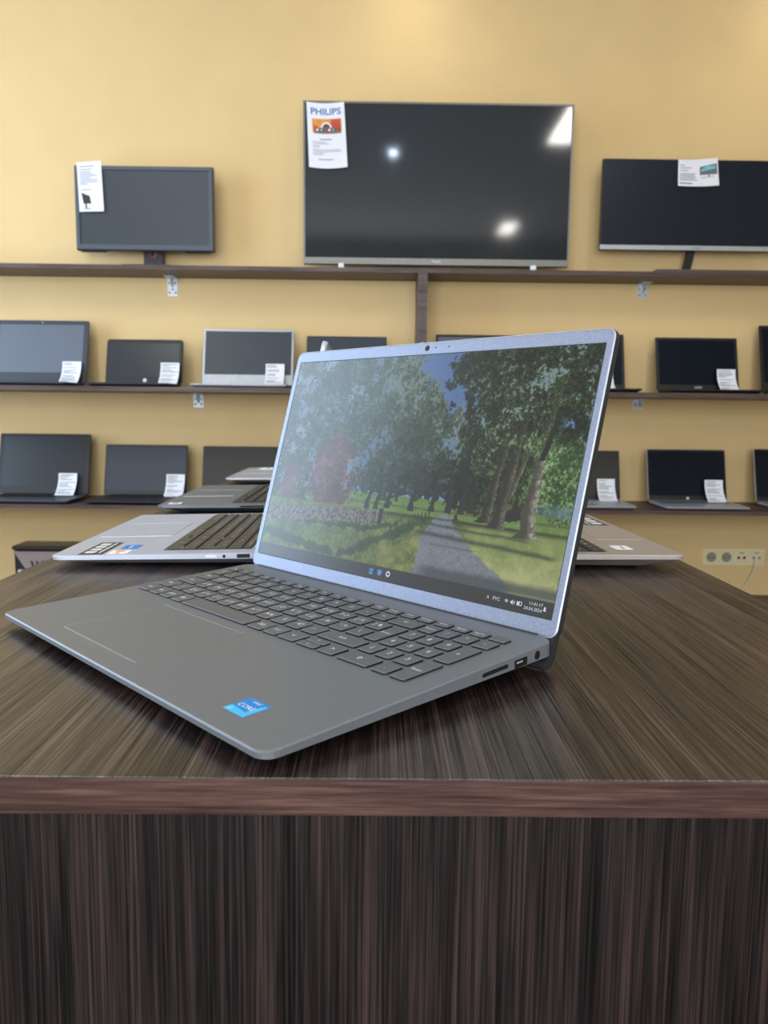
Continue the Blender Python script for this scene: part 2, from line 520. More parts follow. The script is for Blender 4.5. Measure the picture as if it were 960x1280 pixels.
# ------------------------------------------------------------------ keyboards (millimetres from the hinge line; x right, y towards the user)
def key_layout():
    K = []
    add = lambda x0, y0, x1, y1, t='': K.append((x0, y0, x1, y1, t))
    x = -169.0
    fr = ['Esc', 'F1', 'F2', 'F3', 'F4', 'F5', 'F6', 'F7', 'F8', 'F9', 'F10', 'F11', 'F12', 'PrtSc', 'Del', 'Home', 'End', 'PgUp', 'PgDn', '']
    p = (161.5 + 169 + 2.6) / 20
    for i, t in enumerate(fr):
        add(x + i * p, 25.6, x + i * p + p - 2.8, 34.8, t)
    rows = {
        'num': (37.6, 52.2), 'q': (55.4, 70.2), 'a': (73.4, 88.6), 'z': (92.0, 107.2), 'b': (110.8, 126.7)}
    g = 2.9

    def line(row, x0, widths, labels):
        y0, y1 = rows[row]
        xx = x0
        for w, t in zip(widths, labels):
            add(xx, y0, xx + w - g, y1, t)
            xx += w
    line('num', -169, [18.3] * 13 + [28.9], ['Ё', '1', '2', '3', '4', '5', '6', '7', '8', '9', '0', '-', '=', '←'])
    line('q', -169, [26.5] + [18.75] * 12, ['Tab', 'Q Й', 'W Ц', 'E У', 'R К', 'T Е', 'Y Н', 'U Г', 'I Ш', 'O Щ', 'P З', '[ Х', '] Ъ'])
    line('a', -169, [31.5] + [18.35] * 12, ['Caps', 'A Ф', 'S Ы', 'D В', 'F А', 'G П', 'H Р', 'J О', 'K Л', 'L Д', '; Ж', "' Э", '\\'])
    line('z', -169, [23.0] + [18.4] * 11 + [41.6], ['Shift', '\\', 'Z Я', 'X Ч', 'C С', 'V М', 'B И', 'N Т', 'M Ь', ', Б', '. Ю', '/ .', 'Shift'])
    add(82.8, 55.4, 95.2, 88.6, 'Enter')
    y0, y1 = rows['b']
    for a, b, t in ((-169, -151.5, 'Ctrl'), (-149, -133.5, 'Fn'), (-130.8, -114.3, 'Win'), (-111.5, -96.5, 'Alt'), (-93.6, -3, ''), (0.2, 17, 'Alt'), (19.6, 34.6, 'Ctrl'), (37.2, 55.4, '<'), (80.6, 96, '>')):
        add(a, y0, b, y1, t)
    ym = (y0 + y1) / 2
    add(58.2, y0, 77.6, ym - 0.5, '^')
    add(58.2, ym + 0.5, 77.6, y1, 'v')
    nx = [98.4, 114.8, 131.2, 147.8]
    w = 13.5
    for row, ts in (('num', ['NmLk', '/', '*', '-']), ('q', ['7', '8', '9']), ('a', ['4', '5', '6']), ('z', ['1', '2', '3'])):
        for i, t in enumerate(ts):
            add(nx[i], rows[row][0], nx[i] + w, rows[row][1], t)
    add(nx[3], rows['q'][0], nx[3] + w, rows['a'][1], '+')
    add(100.6, y0, nx[1] + w, y1, '0')
    add(nx[2] + 1.2, y0, nx[2] + w + 0.8, y1, '.')
    add(nx[3] + 1, rows['z'][0], nx[3] + w, y1, 'Enter')
    return K


LAYOUT = key_layout()


def key_mesh(b, k, M4, h=1.6):
    x0, y0, x1, y1, t = [c / 1000 if not isinstance(c, str) else c for c in k]
    ring = lambda i, z: [(x, y, z) for x, y in rrect(x0 + i, -y1 + i, x1 - i, -y0 - i, 0.0016, 3)]
    b.loft([ring(0, 0.0), ring(0.0, h / 1000 - 0.0004)], 2, False, False, M4)
    b.loft([ring(0.0, h / 1000 - 0.0004), ring(0.0004, h / 1000)], 0, False, True, M4)
    if t:
        size = 0.0062 if len(t) <= 3 else 0.0040
        if (y1 - y0) < 0.012: size = 0.0042
        b.text(t, size, (x0 + x1) / 2, -(y0 + y1) / 2, h / 1000 + 0.00006, 1, M4)


# ------------------------------------------------------------------ the picture on the lit display
def picture(nu, nv):
    rs = np.random.RandomState(11)
    u, v = np.meshgrid((np.arange(nu) + 0.5) / nu, (np.arange(nv) + 0.5) / nv)
    asp = nu / nv

    def vnoise(fu, fv, seed):
        r = np.random.RandomState(seed)
        g = r.rand(int(fv) + 3, int(fu) + 3)
        x, y = u * fu, v * fv
        xi, yi = x.astype(int), y.astype(int)
        xf, yf = x - xi, y - yi
        xf, yf = xf * xf * (3 - 2 * xf), yf * yf * (3 - 2 * yf)
        return (g[yi, xi] * (1 - xf) + g[yi, xi + 1] * xf) * (1 - yf) + (g[yi + 1, xi] * (1 - xf) + g[yi + 1, xi + 1] * xf) * yf

    def fbm(f, seed, o=4, st=1.0, gain=0.6):
        t, a, s = 0, 1.0, 0
        for i in range(o):
            t = t + a * vnoise(f * asp * 2 ** i, f * st * 2 ** i, seed + i)
            s += a
            a *= gain
        return t / s
    C = lambda r, g, b: np.array([r, g, b], float)
    img = np.zeros((nv, nu, 3))

    def put(mask, col):
        m = np.clip(mask, 0, 1)[..., None]
        img[:] = img * (1 - m) + m * col

    def mix(a, b, t):
        t = np.clip(t, 0, 1)[..., None]
        return a * (1 - t) + b * t
    sm = lambda a, b, x: np.clip((x - a) / (b - a), 0, 1) ** 2 * (3 - 2 * np.clip((x - a) / (b - a), 0, 1))
    n3, n8, n20, n45 = fbm(3, 1), fbm(8, 20, 5, 1.0, 0.65), fbm(20, 40, 4, 1.0, 0.8), fbm(95, 60, 2, 1.0, 1.0)
    eq = lambda a: np.clip((a - a.mean()) / (a.std() * 4) + 0.5, 0, 1)      # even contrast
    n20, n45 = eq(n20), eq(n45)
    # sky with soft cloud
    img[:] = mix(C(84, 112, 160), C(124, 146, 180), sm(0.35, 0.75, n3))
    put(sm(0.58, 0.3, v) * 0.8, C(120, 160, 215))
    # distant field
    fld = sm(0.375, 0.365, v + 0.01 * (n8 - 0.5))
    put(fld, mix(C(96, 128, 62), C(120, 148, 84), n20))
    put(sm(0.318, 0.325, v) * sm(0.335, 0.325, v) * 0.8, C(88, 84, 62))
    # canopies
    edge_l = np.interp(v, [0.30, 0.6, 0.752, 0.80, 0.844, 0.92, 0.99], [0.70, 0.70, 0.635, 0.60, 0.565, 0.50, 0.475])
    edge_r = np.interp(v, [0.30, 0.55, 0.70, 0.79, 0.84, 0.88, 0.93, 0.99], [0.60, 0.63, 0.665, 0.672, 0.64, 0.60, 0.615, 0.63])
    wob = (n8 - 0.5) * 0.16 + (n20 - 0.5) * 0.12
    left = sm(0.012, -0.012, u - edge_l - wob * 0.7)
    right = sm(-0.012, 0.012, u - edge_r - wob * 0.8)
    low = np.interp(u, [0, 0.3, 0.34, 0.42, 0.5, 0.56, 0.62, 0.68, 0.75, 0.85, 1.0], [0.26, 0.27, 0.37, 0.35, 0.37, 0.34, 0.36, 0.33, 0.325, 0.345, 0.33])
    above = sm(-0.01, 0.015, v - low + (n20 - 0.5) * 0.10)
    leaf = (n45 * 0.6 + n20 * 0.4 - 0.5) * 3.0 + (n8 - 0.5) * 2.2
    dark, midg, lite = C(34, 46, 34), C(64, 82, 54), C(112, 128, 84)
    can = mix(mix(dark * np.ones((nv, nu, 1)), midg, sm(-1.2, 0.6, leaf)), lite, sm(0.4, 1.6, leaf))
    # holes of sky between the leaves, more to the middle and the left
    dens = np.interp(u, [0, 0.15, 0.4, 0.6, 0.7, 0.78, 0.95, 1.0], [0.60, 0.58, 0.61, 0.62, 0.63, 0.72, 0.68, 0.62])
    hole = sm(dens - 0.03, dens + 0.06, n20 * 0.35 + n45 * 0.30 + eq(n8) * 0.35 - 0.02)
    put(left * above * (1 - 0.75 * hole), can)
    canr = mix(mix(C(18, 27, 18) * np.ones((nv, nu, 1)), C(50, 68, 40), sm(-0.7, 0.6, leaf)), C(122, 142, 96), sm(0.55, 1.3, leaf))
    put(right * above * (1 - 0.55 * hole * sm(0.6, 0.75, v)), canr)
    # light crowns on top of the left avenue
    put(left * sm(0.60, 0.8, v) * sm(0.30, 0.45, u) * sm(-0.1, 0.9, leaf) * 0.55, C(118, 132, 84))
    # dark mass under the crowns
    put(sm(0.60, 0.45, v) * above * sm(0.34, 0.44, u) * sm(0.90, 0.80, u) * 0.5, C(28, 36, 30))
    # bright shrubbery at the right
    bush = sm(0.70, 0.56, v + 0.1 * (n8 - 0.5)) * sm(0.84, 0.91, u + 0.10 * (n8 - 0.5)) * above
    put(bush * 0.9, mix(mix(C(52, 84, 46) * np.ones((nv, nu, 1)), C(110, 144, 96), sm(-0.6, 0.5, leaf)), C(170, 194, 150), sm(0.4, 1.1, leaf)))
    bush2 = sm(0.62, 0.5, v + 0.1 * (n8 - 0.5)) * sm(0.75, 0.80, u + 0.06 * (n8 - 0.5)) * above * 0.4
    put(bush2, mix(C(36, 58, 30) * np.ones((nv, nu, 1)), C(104, 138, 72), sm(-0.4, 0.7, leaf)))
    put(sm(0.345, 0.36, v) * sm(0.42, 0.37, v) * sm(0.90, 0.95, u) * 0.7, C(92, 120, 130))
    gap = np.exp(-(((u - 0.985) / 0.022) ** 2 + ((v - 0.66) / 0.05) ** 2)) + 0.8 * np.exp(-(((u - 0.955) / 0.02) ** 2 + ((v - 0.70) / 0.03) ** 2))
    put(gap * sm(0.40, 0.55, n20), C(104, 148, 216))
    # red tree and its paler neighbour
    rt = sm(1.1, 0.85, np.abs(u - 0.245 + 0.02 * (n8 - .5)) / (0.082 * np.clip((0.66 - v) / 0.16, 0.02, 1.0) ** 0.7) + (n20 - 0.5) * 0.9) * sm(0.27, 0.29, v) * sm(0.66, 0.62, v)
    put(rt * 0.8, mix(C(66, 48, 48) * np.ones((nv, nu, 1)), C(124, 72, 64), sm(-1.2, 1.4, leaf)))
    rt2 = sm(1.1, 0.8, np.abs(u - 0.075) / 0.045 + (n20 - 0.5) * 0.9) * sm(0.27, 0.29, v) * sm(0.50, 0.44, v)
    put(rt2 * 0.6, C(112, 66, 72))
    # ground
    gl = sm(0.302, 0.292, v)
    grass = mix(mix(C(74, 92, 50) * np.ones((nv, nu, 1)), C(116, 132, 74), sm(0.2, 0.8, n45 * 0.35 + n20 * 0.3 + n8 * 0.35)), C(152, 150, 96), sm(0.42, 0.7, n8) * sm(0.36, 0.6, u) * 0.8)
    put(gl, grass)
    put(gl * sm(0.70, 0.78, u) * 0.75, mix(C(136, 154, 92), C(186, 188, 138), sm(0.25, 0.10, v) + (n20 - 0.5) * 0.6))
    put(gl * np.exp(-((v - 0.292) / 0.012) ** 2) * sm(0.45, 0.5, u) * 0.75, C(44, 56, 34))
    # the lane
    pl = np.interp(v, [0.05, 0.10, 0.22, 0.30, 0.315], [0.605, 0.607, 0.612, 0.640, 0.655])
    pr = np.interp(v, [0.05, 0.113, 0.16, 0.218, 0.27, 0.315], [0.91, 0.853, 0.80, 0.747, 0.705, 0.695])
    wig = (n20 - 0.5) * 0.016
    lane = sm(-0.006, 0.006, u - pl + wig) * sm(0.006, -0.006, u - pr + wig) * sm(0.318, 0.31, v)
    put(lane, mix(C(104, 112, 122) * np.ones((nv, nu, 1)), C(136, 143, 152), n45 * 0.6 + n8 * 0.4))
    # cast shadows lying across the ground
    for v0, s0, wd, a, u0, u1 in ((0.262, -0.05, 0.006, 0.6, 0.60, 0.93), (0.222, -0.06, 0.009, 0.65, 0.58, 1.0), (0.292, -0.02, 0.005, 0.6, 0.6, 0.9), (0.19, 0.0, 0.004, 0.3, 0.62, 0.8)):
        put(np.exp(-((v - v0 - s0 * (u - 0.75) + 0.012 * (n8 - 0.5)) / wd) ** 2) * sm(u0, u0 + 0.03, u) * sm(u1, u1 - 0.04, u) * a, C(46, 56, 50))
    for (ua, va, ub, vb, wd) in ((0.34, 0.07, 0.60, 0.27, 0.017), (0.16, 0.20, 0.42, 0.215, 0.010), (0.40, 0.20, 0.52, 0.245, 0.008), (0.02, 0.125, 0.30, 0.075, 0.02)):
        t = np.clip(((u - ua) * (ub - ua) + (v - va) * (vb - va)) / ((ub - ua) ** 2 + (vb - va) ** 2), 0, 1)
        d = np.hypot(u - ua - t * (ub - ua), v - va - t * (vb - va)) + (n20 - 0.5) * 0.018
        put(sm(wd * 1.4, wd * 0.6, d) * 0.7, C(44, 58, 36))
    put(sm(0.115, 0.085, v + 0.02 * (n8 - 0.5)) * sm(0.60, 0.66, u) * 0.75, C(66, 74, 78))
    put(sm(0.07, 0.063, v) * sm(0.85, 0.9, u) * 0.5, C(150, 156, 120))
    # dry hedge with a gate post
    hd = sm(0.183, 0.19, v - 0.14 * (u - 0.06)) * sm(0.262, 0.25, v - 0.09 * u) * sm(0.475, 0.465, u)
    put(hd, mix(C(70, 72, 70) * np.ones((nv, nu, 1)), C(128, 124, 116), sm(0.2, 0.8, n45)))
    put(sm(0.455, 0.458, u) * sm(0.472, 0.469, u) * sm(0.235, 0.24, v) * sm(0.31, 0.305, v), C(44, 48, 44))
    for i in range(5):
        uu = 0.578 + 0.011 * i
        put(sm(0.003, 0.0015, np.abs(u - uu)) * sm(0.262 + 0.006 * i, 0.268 + 0.006 * i, v) * sm(0.305 + 0.004 * i, 0.30 + 0.004 * i, v), C(54, 56, 50))

    # trunks
    def trunk(pts, col, lit=None, top=1.0):
        vs = [p[0] for p in pts]
        c = np.interp(v, vs, [p[1] for p in pts]) + (n20 - 0.5) * 0.006
        w = np.interp(v, vs, [p[2] for p in pts])
        m = sm(1.1, 0.85, np.abs(u - c) / w) * (v > vs[0]) * (v < vs[-1])
        fade = 1 - 0.95 * sm(vs[0] + 0.22 * (vs[-1] - vs[0]), vs[0] + 0.75 * (vs[-1] - vs[0]), v) * sm(-0.9, 0.1, leaf)
        cc = np.ones((nv, nu, 1)) * col
        if lit is not None:
            cc = mix(cc, lit, sm(-0.3, 0.7, (u - c) / w) * (0.6 + 0.8 * (n45 - 0.5)))
        put(m * fade, cc)
    for uu, vb, tilt, h in ((0.406, 0.297, 0.05, 0.2), (0.478, 0.31, 0.03, 0.2), (0.440, 0.300, 0.04, 0.15), (0.56, 0.312, 0.02, 0.26), (0.627, 0.32, 0.02, 0.22), (0.677, 0.322, -0.01, 0.2), (0.715, 0.325, 0.0, 0.12), (0.741, 0.33, 0.0, 0.12), (0.858, 0.325, 0.01, 0.12), (0.846, 0.32, 0.01, 0.1), (0.872, 0.328, 0.01, 0.1)):
        trunk([(vb, uu, 0.011), (vb + 0.03, uu, 0.007), (vb + h, uu + tilt * 0.5, 0.004)], C(42, 46, 44))
    trunk([(0.302, 0.784, 0.024), (0.33, 0.787, 0.014), (0.55, 0.80, 0.010), (0.85, 0.80, 0.005)], C(46, 46, 40), C(118, 112, 98))
    trunk([(0.286, 0.818, 0.028), (0.32, 0.822, 0.016), (0.60, 0.836, 0.012), (0.9, 0.85, 0.005)], C(48, 48, 42), C(124, 118, 104))
    trunk([(0.40, 0.838, 0.007), (0.55, 0.862, 0.006), (0.74, 0.885, 0.004)], C(70, 70, 58), C(130, 124, 104))
    trunk([(0.262, 0.900, 0.034), (0.285, 0.901, 0.021), (0.40, 0.897, 0.017), (0.60, 0.901, 0.013), (0.9, 0.915, 0.006)], C(70, 70, 62), C(176, 170, 156))
    trunk([(0.56, 0.903, 0.007), (0.72, 0.925, 0.006), (0.95, 0.97, 0.003)], C(34, 38, 32))
    trunk([(0.50, 0.70, 0.004), (0.7, 0.715, 0.004), (0.95, 0.70, 0.003)], C(34, 38, 32))
    # dark bar along the bottom of the desktop
    put(sm(0.060, 0.056, v), C(58, 60, 64))
    img = np.clip(img, 0, 255) / 255
    lin = np.where(img <= 0.04045, img / 12.92, ((img + 0.055) / 1.055) ** 2.4)
    return lin


# ------------------------------------------------------------------ the main laptop
LX, LY, LYAW = -0.00074, 0.64500, -0.82261
BP, RZ, LID, LYB = 0.04711, 0.0220, 0.27853, -0.00135
LW = 0.3585


def frames(bp, rz, lid, yb):
    B = Matrix.Translation((0, 0, rz)) @ Matrix.Rotation(bp, 4, 'X')
    # lid frame: x right, y up along the lid, z out of the screen towards the user
    s, c = math.sin(lid), math.cos(lid)
    L = Matrix(((1, 0, 0, 0), (0, s, -c, yb), (0, c, s, rz), (0, 0, 0, 1)))
    return B, L


def base_body(W, y0, D, t_rear, t_front, z_rear, z_front, rfront=0.009, inset=0.012, finset=0.03):
    """deck at local z = 0, y0 = rear edge, D = front edge (both measured towards the user)"""
    def outline(ix, iy0, iy1, r):
        return rrect(-W / 2 + ix, -(D - iy1), W / 2 - ix, -(y0 + iy0), r, 5)
    lerp = lambda a, b, y: a + (b - a) * (-y - y0) / (D - y0)
    b = MB()
    rings = []
    rings.append([(x, y, 0) for x, y in outline(0.0009, 0.0006, 0.0009, rfront)])
    rings.append([(x, y, -0.0009) for x, y in outline(0, 0, 0, rfront)])
    rings.append([(x, y, lerp(-t_rear, -t_front, y)) for x, y in outline(0.0, 0.0, 0.0005, rfront)])
    rings.append([(x, y, lerp(-t_rear, -t_front, y) - 0.0006) for x, y in outline(0.001, 0.001, 0.002, rfront)])
    rings.append([(x, y, lerp(z_rear, z_front, y)) for x, y in outline(inset, 0.006, finset, rfront)])
    rings.reverse()
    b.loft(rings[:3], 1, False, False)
    b.loft(rings[2:], 0, False, False)
    k = len(rings[0])
    b.add(rings[-1], [tuple(range(k))], 0)
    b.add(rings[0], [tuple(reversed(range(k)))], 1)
    return b


def lid_body(W, h0, h1, t, r=0.007):
    """lid slab in the lid frame, front face at z = 0"""
    b = MB()
    ring = lambda i, z: [(x, y, z) for x, y in rrect(-W / 2 + i, h0 + i, W / 2 - i, h1 - i, r, 5)]
    b.loft([ring(0.0015, -t), ring(0.0003, -t + 0.001), ring(0, -t + 0.0022), ring(0, -0.0012), ring(0.0004, -0.0002), ring(0.0009, 0.0)], 0)
    return b


def main_laptop():
    t = empty('laptop', (LX, LY, 0), LYAW, 'grey laptop in front with a lit park avenue wallpaper on its screen', 'laptop')
    B, L = frames(BP, RZ, LID, LYB)
    base_body(LW, 0.0030, 0.2365, 0.0100, 0.0042, -0.0160, -0.0088).build('base', [M['deck_grey'], M['base_shade_grey']], t, B)
    # keyboard
    for k in LAYOUT:
        b = MB()
        key_mesh(b, k, B)
        b.build('key', [M['key'], M['legend'], M['key_side_shade']], t)
    # touchpad with its fine bright edge
    tp = MB().plate(-0.0995, -0.2180, 0.0150, -0.1382, 0.00005, 0.00018, 0.002, 0.00004).build('touchpad', M['deck_grey'], t, B)
    e = MB()
    e.box((-0.0995, -0.1382, 0.0), (0.0150, -0.1377, 0.00035))
    e.box((-0.1000, -0.2180, 0.0), (-0.0995, -0.1377, 0.0002))
    e.box((0.0150, -0.2180, 0.0), (0.0155, -0.1377, 0.0002))
    e.box((-0.0995, -0.2185, 0.0), (0.0150, -0.2180, 0.0002))
    e.build('touchpad_edge', M['metal'], tp, B)
    # processor sticker
    s = MB()
    s.plate(0.1166, -0.2190, 0.1358, -0.2004, 0.0, 0.00012, 0.0006, 0.00003, 0)
    z = 0.00016
    s.quad((0.1166, -0.2190, z), (0.1358, -0.2190, z), (0.1358, -0.2150, z), (0.1166, -0.2130, z), 1)
    s.quad((0.1310, -0.2140, z), (0.1358, -0.2150, z), (0.1358, -0.2030, z), (0.1330, -0.2030, z), 1)
    z = 0.00022
    s.text('intel', 0.0040, 0.1265, -0.2030, z, 2)
    s.text('CORE', 0.0052, 0.1255, -0.2098, z, 2, sx=1.05)
    s.text('i3', 0.0040, 0.1200, -0.2165, z, 2)
    st = s.build('sticker', [M['stk_blue'], M['stk_cyan'], M['legend']], t, B)
    st['label'] = 'blue processor sticker'
    # ports on the right side
    SM = Matrix(((0, 0, 1, LW / 2), (1, 0, 0, 0), (0, 1, 0, 0), (0, 0, 0, 1)))   # x,y of the plate -> local y,z
    MB().plate(-0.0780, -0.0062, -0.0530, -0.0036, -0.001, 0.00025, 0.0012, 0.0001, M=SM).build('card_slot', M['port'], t, B)
    u = MB().plate(-0.0465, -0.0088, -0.0335, -0.0035, -0.001, 0.00020, 0.0004, 0.0001, M=SM)
    u.box((-0.0445, -0.0060, 0.0002), (-0.0385, -0.0050, 0.0003), 1, M=SM)
    u.build('usb_port', [M['port'], M['zinc']], t, B)
    MB().lathe([(0.0030, -0.001), (0.0030, 0.0002), (0.0022, 0.0003)], 18, M=SM @ Matrix.Translation((-0.0228, -0.0056, 0))).build('audio_jack', M['port'], t, B)
    # rubber feet under the front
    for sx in (-1, 1):
        b = MB()
        zf = -0.0098
        b.box((sx * 0.12 - 0.03, -0.2010, -0.0118), (sx * 0.12 + 0.03, -0.1950, -0.0092), bev=0.0008)
        b.build('rubber_foot', M['rubber'], t, B)
    # lid
    lid = lid_body(LW, -0.0012, 0.2168, 0.0066, 0.0075).build('lid', M['soft_black'], t, L)
    bz = MB()
    z0 = 0.00025
    W2 = LW / 2 - 0.0011
    out = rrect(-W2, 0.0, W2, 0.2157, 0.0066, 6)
    inn = rrect(-0.1727 + 0.00033, 0.0110, 0.1727 + 0.00033, 0.2059, 0.0008, 6)
    n = len(out)
    vs = [(x, y, 0.0) for x, y in out] + [(x, y, z0) for x, y in rrect(-W2 + 0.0004, 0.0004, W2 - 0.0004, 0.2153, 0.0062, 6)] + [(x, y, z0) for x, y in inn] + [(x, y, -0.0006) for x, y in inn]
    fs = []
    for a in range(3):
        for j in range(n):
            fs.append((a * n + j, a * n + (j + 1) % n, (a + 1) * n + (j + 1) % n, (a + 1) * n + j))
    bz.add(vs, fs)
    bz.build('bezel', M['bezel'], t, L)
    # thin bright rim between bezel and lid shell
    rim = MB()
    ro, ri = rrect(-LW / 2 + 0.0003, -0.0009, LW / 2 - 0.0003, 0.2165, 0.0072, 6), rrect(-W2, 0.0, W2, 0.2157, 0.0066, 6)
    rim.add([(x, y, -0.0002) for x, y in ro] + [(x, y, 0.0002) for x, y in ri], [(j, (j + 1) % n, n + (j + 1) % n, n + j) for j in range(n)])
    rim.build('bezel_rim', M['silver'], lid, L)
    # tail of the lid that props the rear on the counter
    tail = MB()
    prof = [(0.012, -0.0010), (0.03, -0.0068), (-0.012, -0.0074), (-0.0185, -0.0050), (-0.0215, -0.0010), (-0.0222, 0.0030), (-0.0205, 0.0062), (-0.0172, 0.0050), (-0.0120, 0.0000), (-0.0040, -0.0010)]
    tail.loft([[(x, v_, n_) for v_, n_ in prof] for x in (-0.1765, 0.1765)], 0)
    tail.build('hinge_tail', M['soft_black'], t, L)
    MB().box((-0.165, -0.0006, 0.0015), (0.165, 0.0006, 0.0022)).build('hinge_cover', M['soft_black'], t, L)
    # camera and microphones
    MB().lathe([(0.0024, 0.0), (0.0024, 0.0005), (0.0012, 0.0006)], 16, M=L @ Matrix.Translation((0.0009, 0.2112, 0))).build('webcam', M['port'], t)
    for x in (0.0105, 0.0254):
        MB().lathe([(0.0007, 0.0), (0.0007, 0.0004), (0.0003, 0.0005)], 8, M=L @ Matrix.Translation((x, 0.2113, 0))).build('microphone', M['port'], t)
    # display panel: a fine mesh that carries the picture as a colour attribute
    nu, nv = 800, 450
    x = np.linspace(-0.172 + 0.00033, 0.172 + 0.00033, nu)
    y = np.linspace(0.0117, 0.2052, nv)
    X, Y = np.meshgrid(x, y)
    Lm = np.array(L)
    P = np.stack([X.ravel(), Y.ravel(), np.full(X.size, 0.00005), np.ones(X.size)], 1) @ Lm.T
    idx = np.arange(nu * nv).reshape(nv, nu)
    Fq = np.stack([idx[:-1, :-1], idx[:-1, 1:], idx[1:, 1:], idx[1:, :-1]], -1).reshape(-1, 4)
    me = bpy.data.meshes.new('display')
    me.vertices.add(len(P))
    me.vertices.foreach_set('co', P[:, :3].astype(np.float32).ravel())
    me.loops.add(Fq.size)
    me.loops.foreach_set('vertex_index', Fq.astype(np.int32).ravel())
    me.polygons.add(len(Fq))
    me.polygons.foreach_set('loop_start', (np.arange(len(Fq)) * 4).astype(np.int32))
    me.polygons.foreach_set('loop_total', np.full(len(Fq), 4, np.int32))
    me.update(calc_edges=True)
    img = picture(nu, nv)
    ca = me.attributes.new('picture', 'FLOAT_COLOR', 'POINT')
    ca.data.foreach_set('color', np.concatenate([img.reshape(-1, 3), np.ones((nu * nv, 1))], 1).astype(np.float32).ravel())
    me.materials.append(M['display'])
    dsp = bpy.data.objects.new('display', me)
    COL.objects.link(dsp)
    dsp.parent = t
    g = MB()
    z = 0.00012
    x0 = 0.00033
    # three program icons
    g.plate(-0.0112, 0.0148, -0.0068, 0.0198, z - 0.00002, z, 0.0004, 0.00001, 1)
    g.box((-0.0094, 0.0148, z), (-0.0090, 0.0198, z + 0.00002), 2)
    g.box((-0.0112, 0.0171, z), (-0.0068, 0.0175, z + 0.00002), 2)
    TI = [M['scr_white'], M['scr_blue'], M['port']]
    g.build('program_icon', TI, dsp, L)
    g = MB()
    g.plate(-0.0012, 0.0162, 0.0036, 0.0200, z - 0.00002, z, 0.0008, 0.00001, 1)
    g.box((0.0002, 0.0152, z - 0.00002), (0.0022, 0.0162, z), 1)
    g.build('program_icon', TI, dsp, L)
    g = MB()
    g.disc((0.0113, 0.0180), 0.0024, z, 18, 0)
    g.disc((0.0113, 0.0180), 0.0012, z + 0.00002, 14, 2)
    g.build('program_icon', TI, dsp, L)
    g = MB()
    g.text('^', 0.0052, 0.1164, 0.0166, z, 0)
    g.text('РУС', 0.0034, 0.1241, 0.0174, z, 0)
    for r0 in (0.0008, 0.0016, 0.0024):
        a = [R(45 + 90 * i / 6) for i in range(7)]
        g.add([(0.1331 + r0 * math.cos(q), 0.0162 + r0 * math.sin(q), z) for q in a] + [(0.1331 + (r0 - 0.0005) * math.cos(q), 0.0162 + (r0 - 0.0005) * math.sin(q), z) for q in a], [(i, i + 1, 8 + i, 7 + i) for i in range(6)], 0)
    g.add([(0.1368, 0.0168, z), (0.1376, 0.0168, z), (0.1388, 0.0156, z), (0.1388, 0.0194, z), (0.1376, 0.0182, z), (0.1368, 0.0182, z)], [(0, 1, 2, 3, 4, 5)], 0)
    for r0 in (0.0012, 0.0020):
        a = [R(-45 + 90 * i / 6) for i in range(7)]
        g.add([(0.1386 + r0 * math.cos(q), 0.0175 + r0 * math.sin(q), z) for q in a] + [(0.1386 + (r0 - 0.0004) * math.cos(q), 0.0175 + (r0 - 0.0004) * math.sin(q), z) for q in a], [(i, i + 1, 8 + i, 7 + i) for i in range(6)], 0)
    g.box((0.1422, 0.0162, z - 0.00002), (0.1466, 0.0190, z), 0)
    g.box((0.1446, 0.0167, z), (0.1461, 0.0185, z + 0.00003), 2)
    g.build('status_icons', TI, dsp, L)
    g = MB()
    g.text('11:41:17', 0.0034, 0.1580, 0.0194, z, 0)
    g.text('24.04.2024', 0.0034, 0.1562, 0.0157, z, 0)
    g.add([(0.1646, 0.0160, z), (0.1670, 0.0160, z), (0.1666, 0.0170, z), (0.1666, 0.0184, z), (0.1658, 0.0192, z), (0.1650, 0.0184, z), (0.1650, 0.0170, z)], [tuple(range(7))], 0)
    g.build('clock', TI, dsp, L)
    return t


main_laptop()


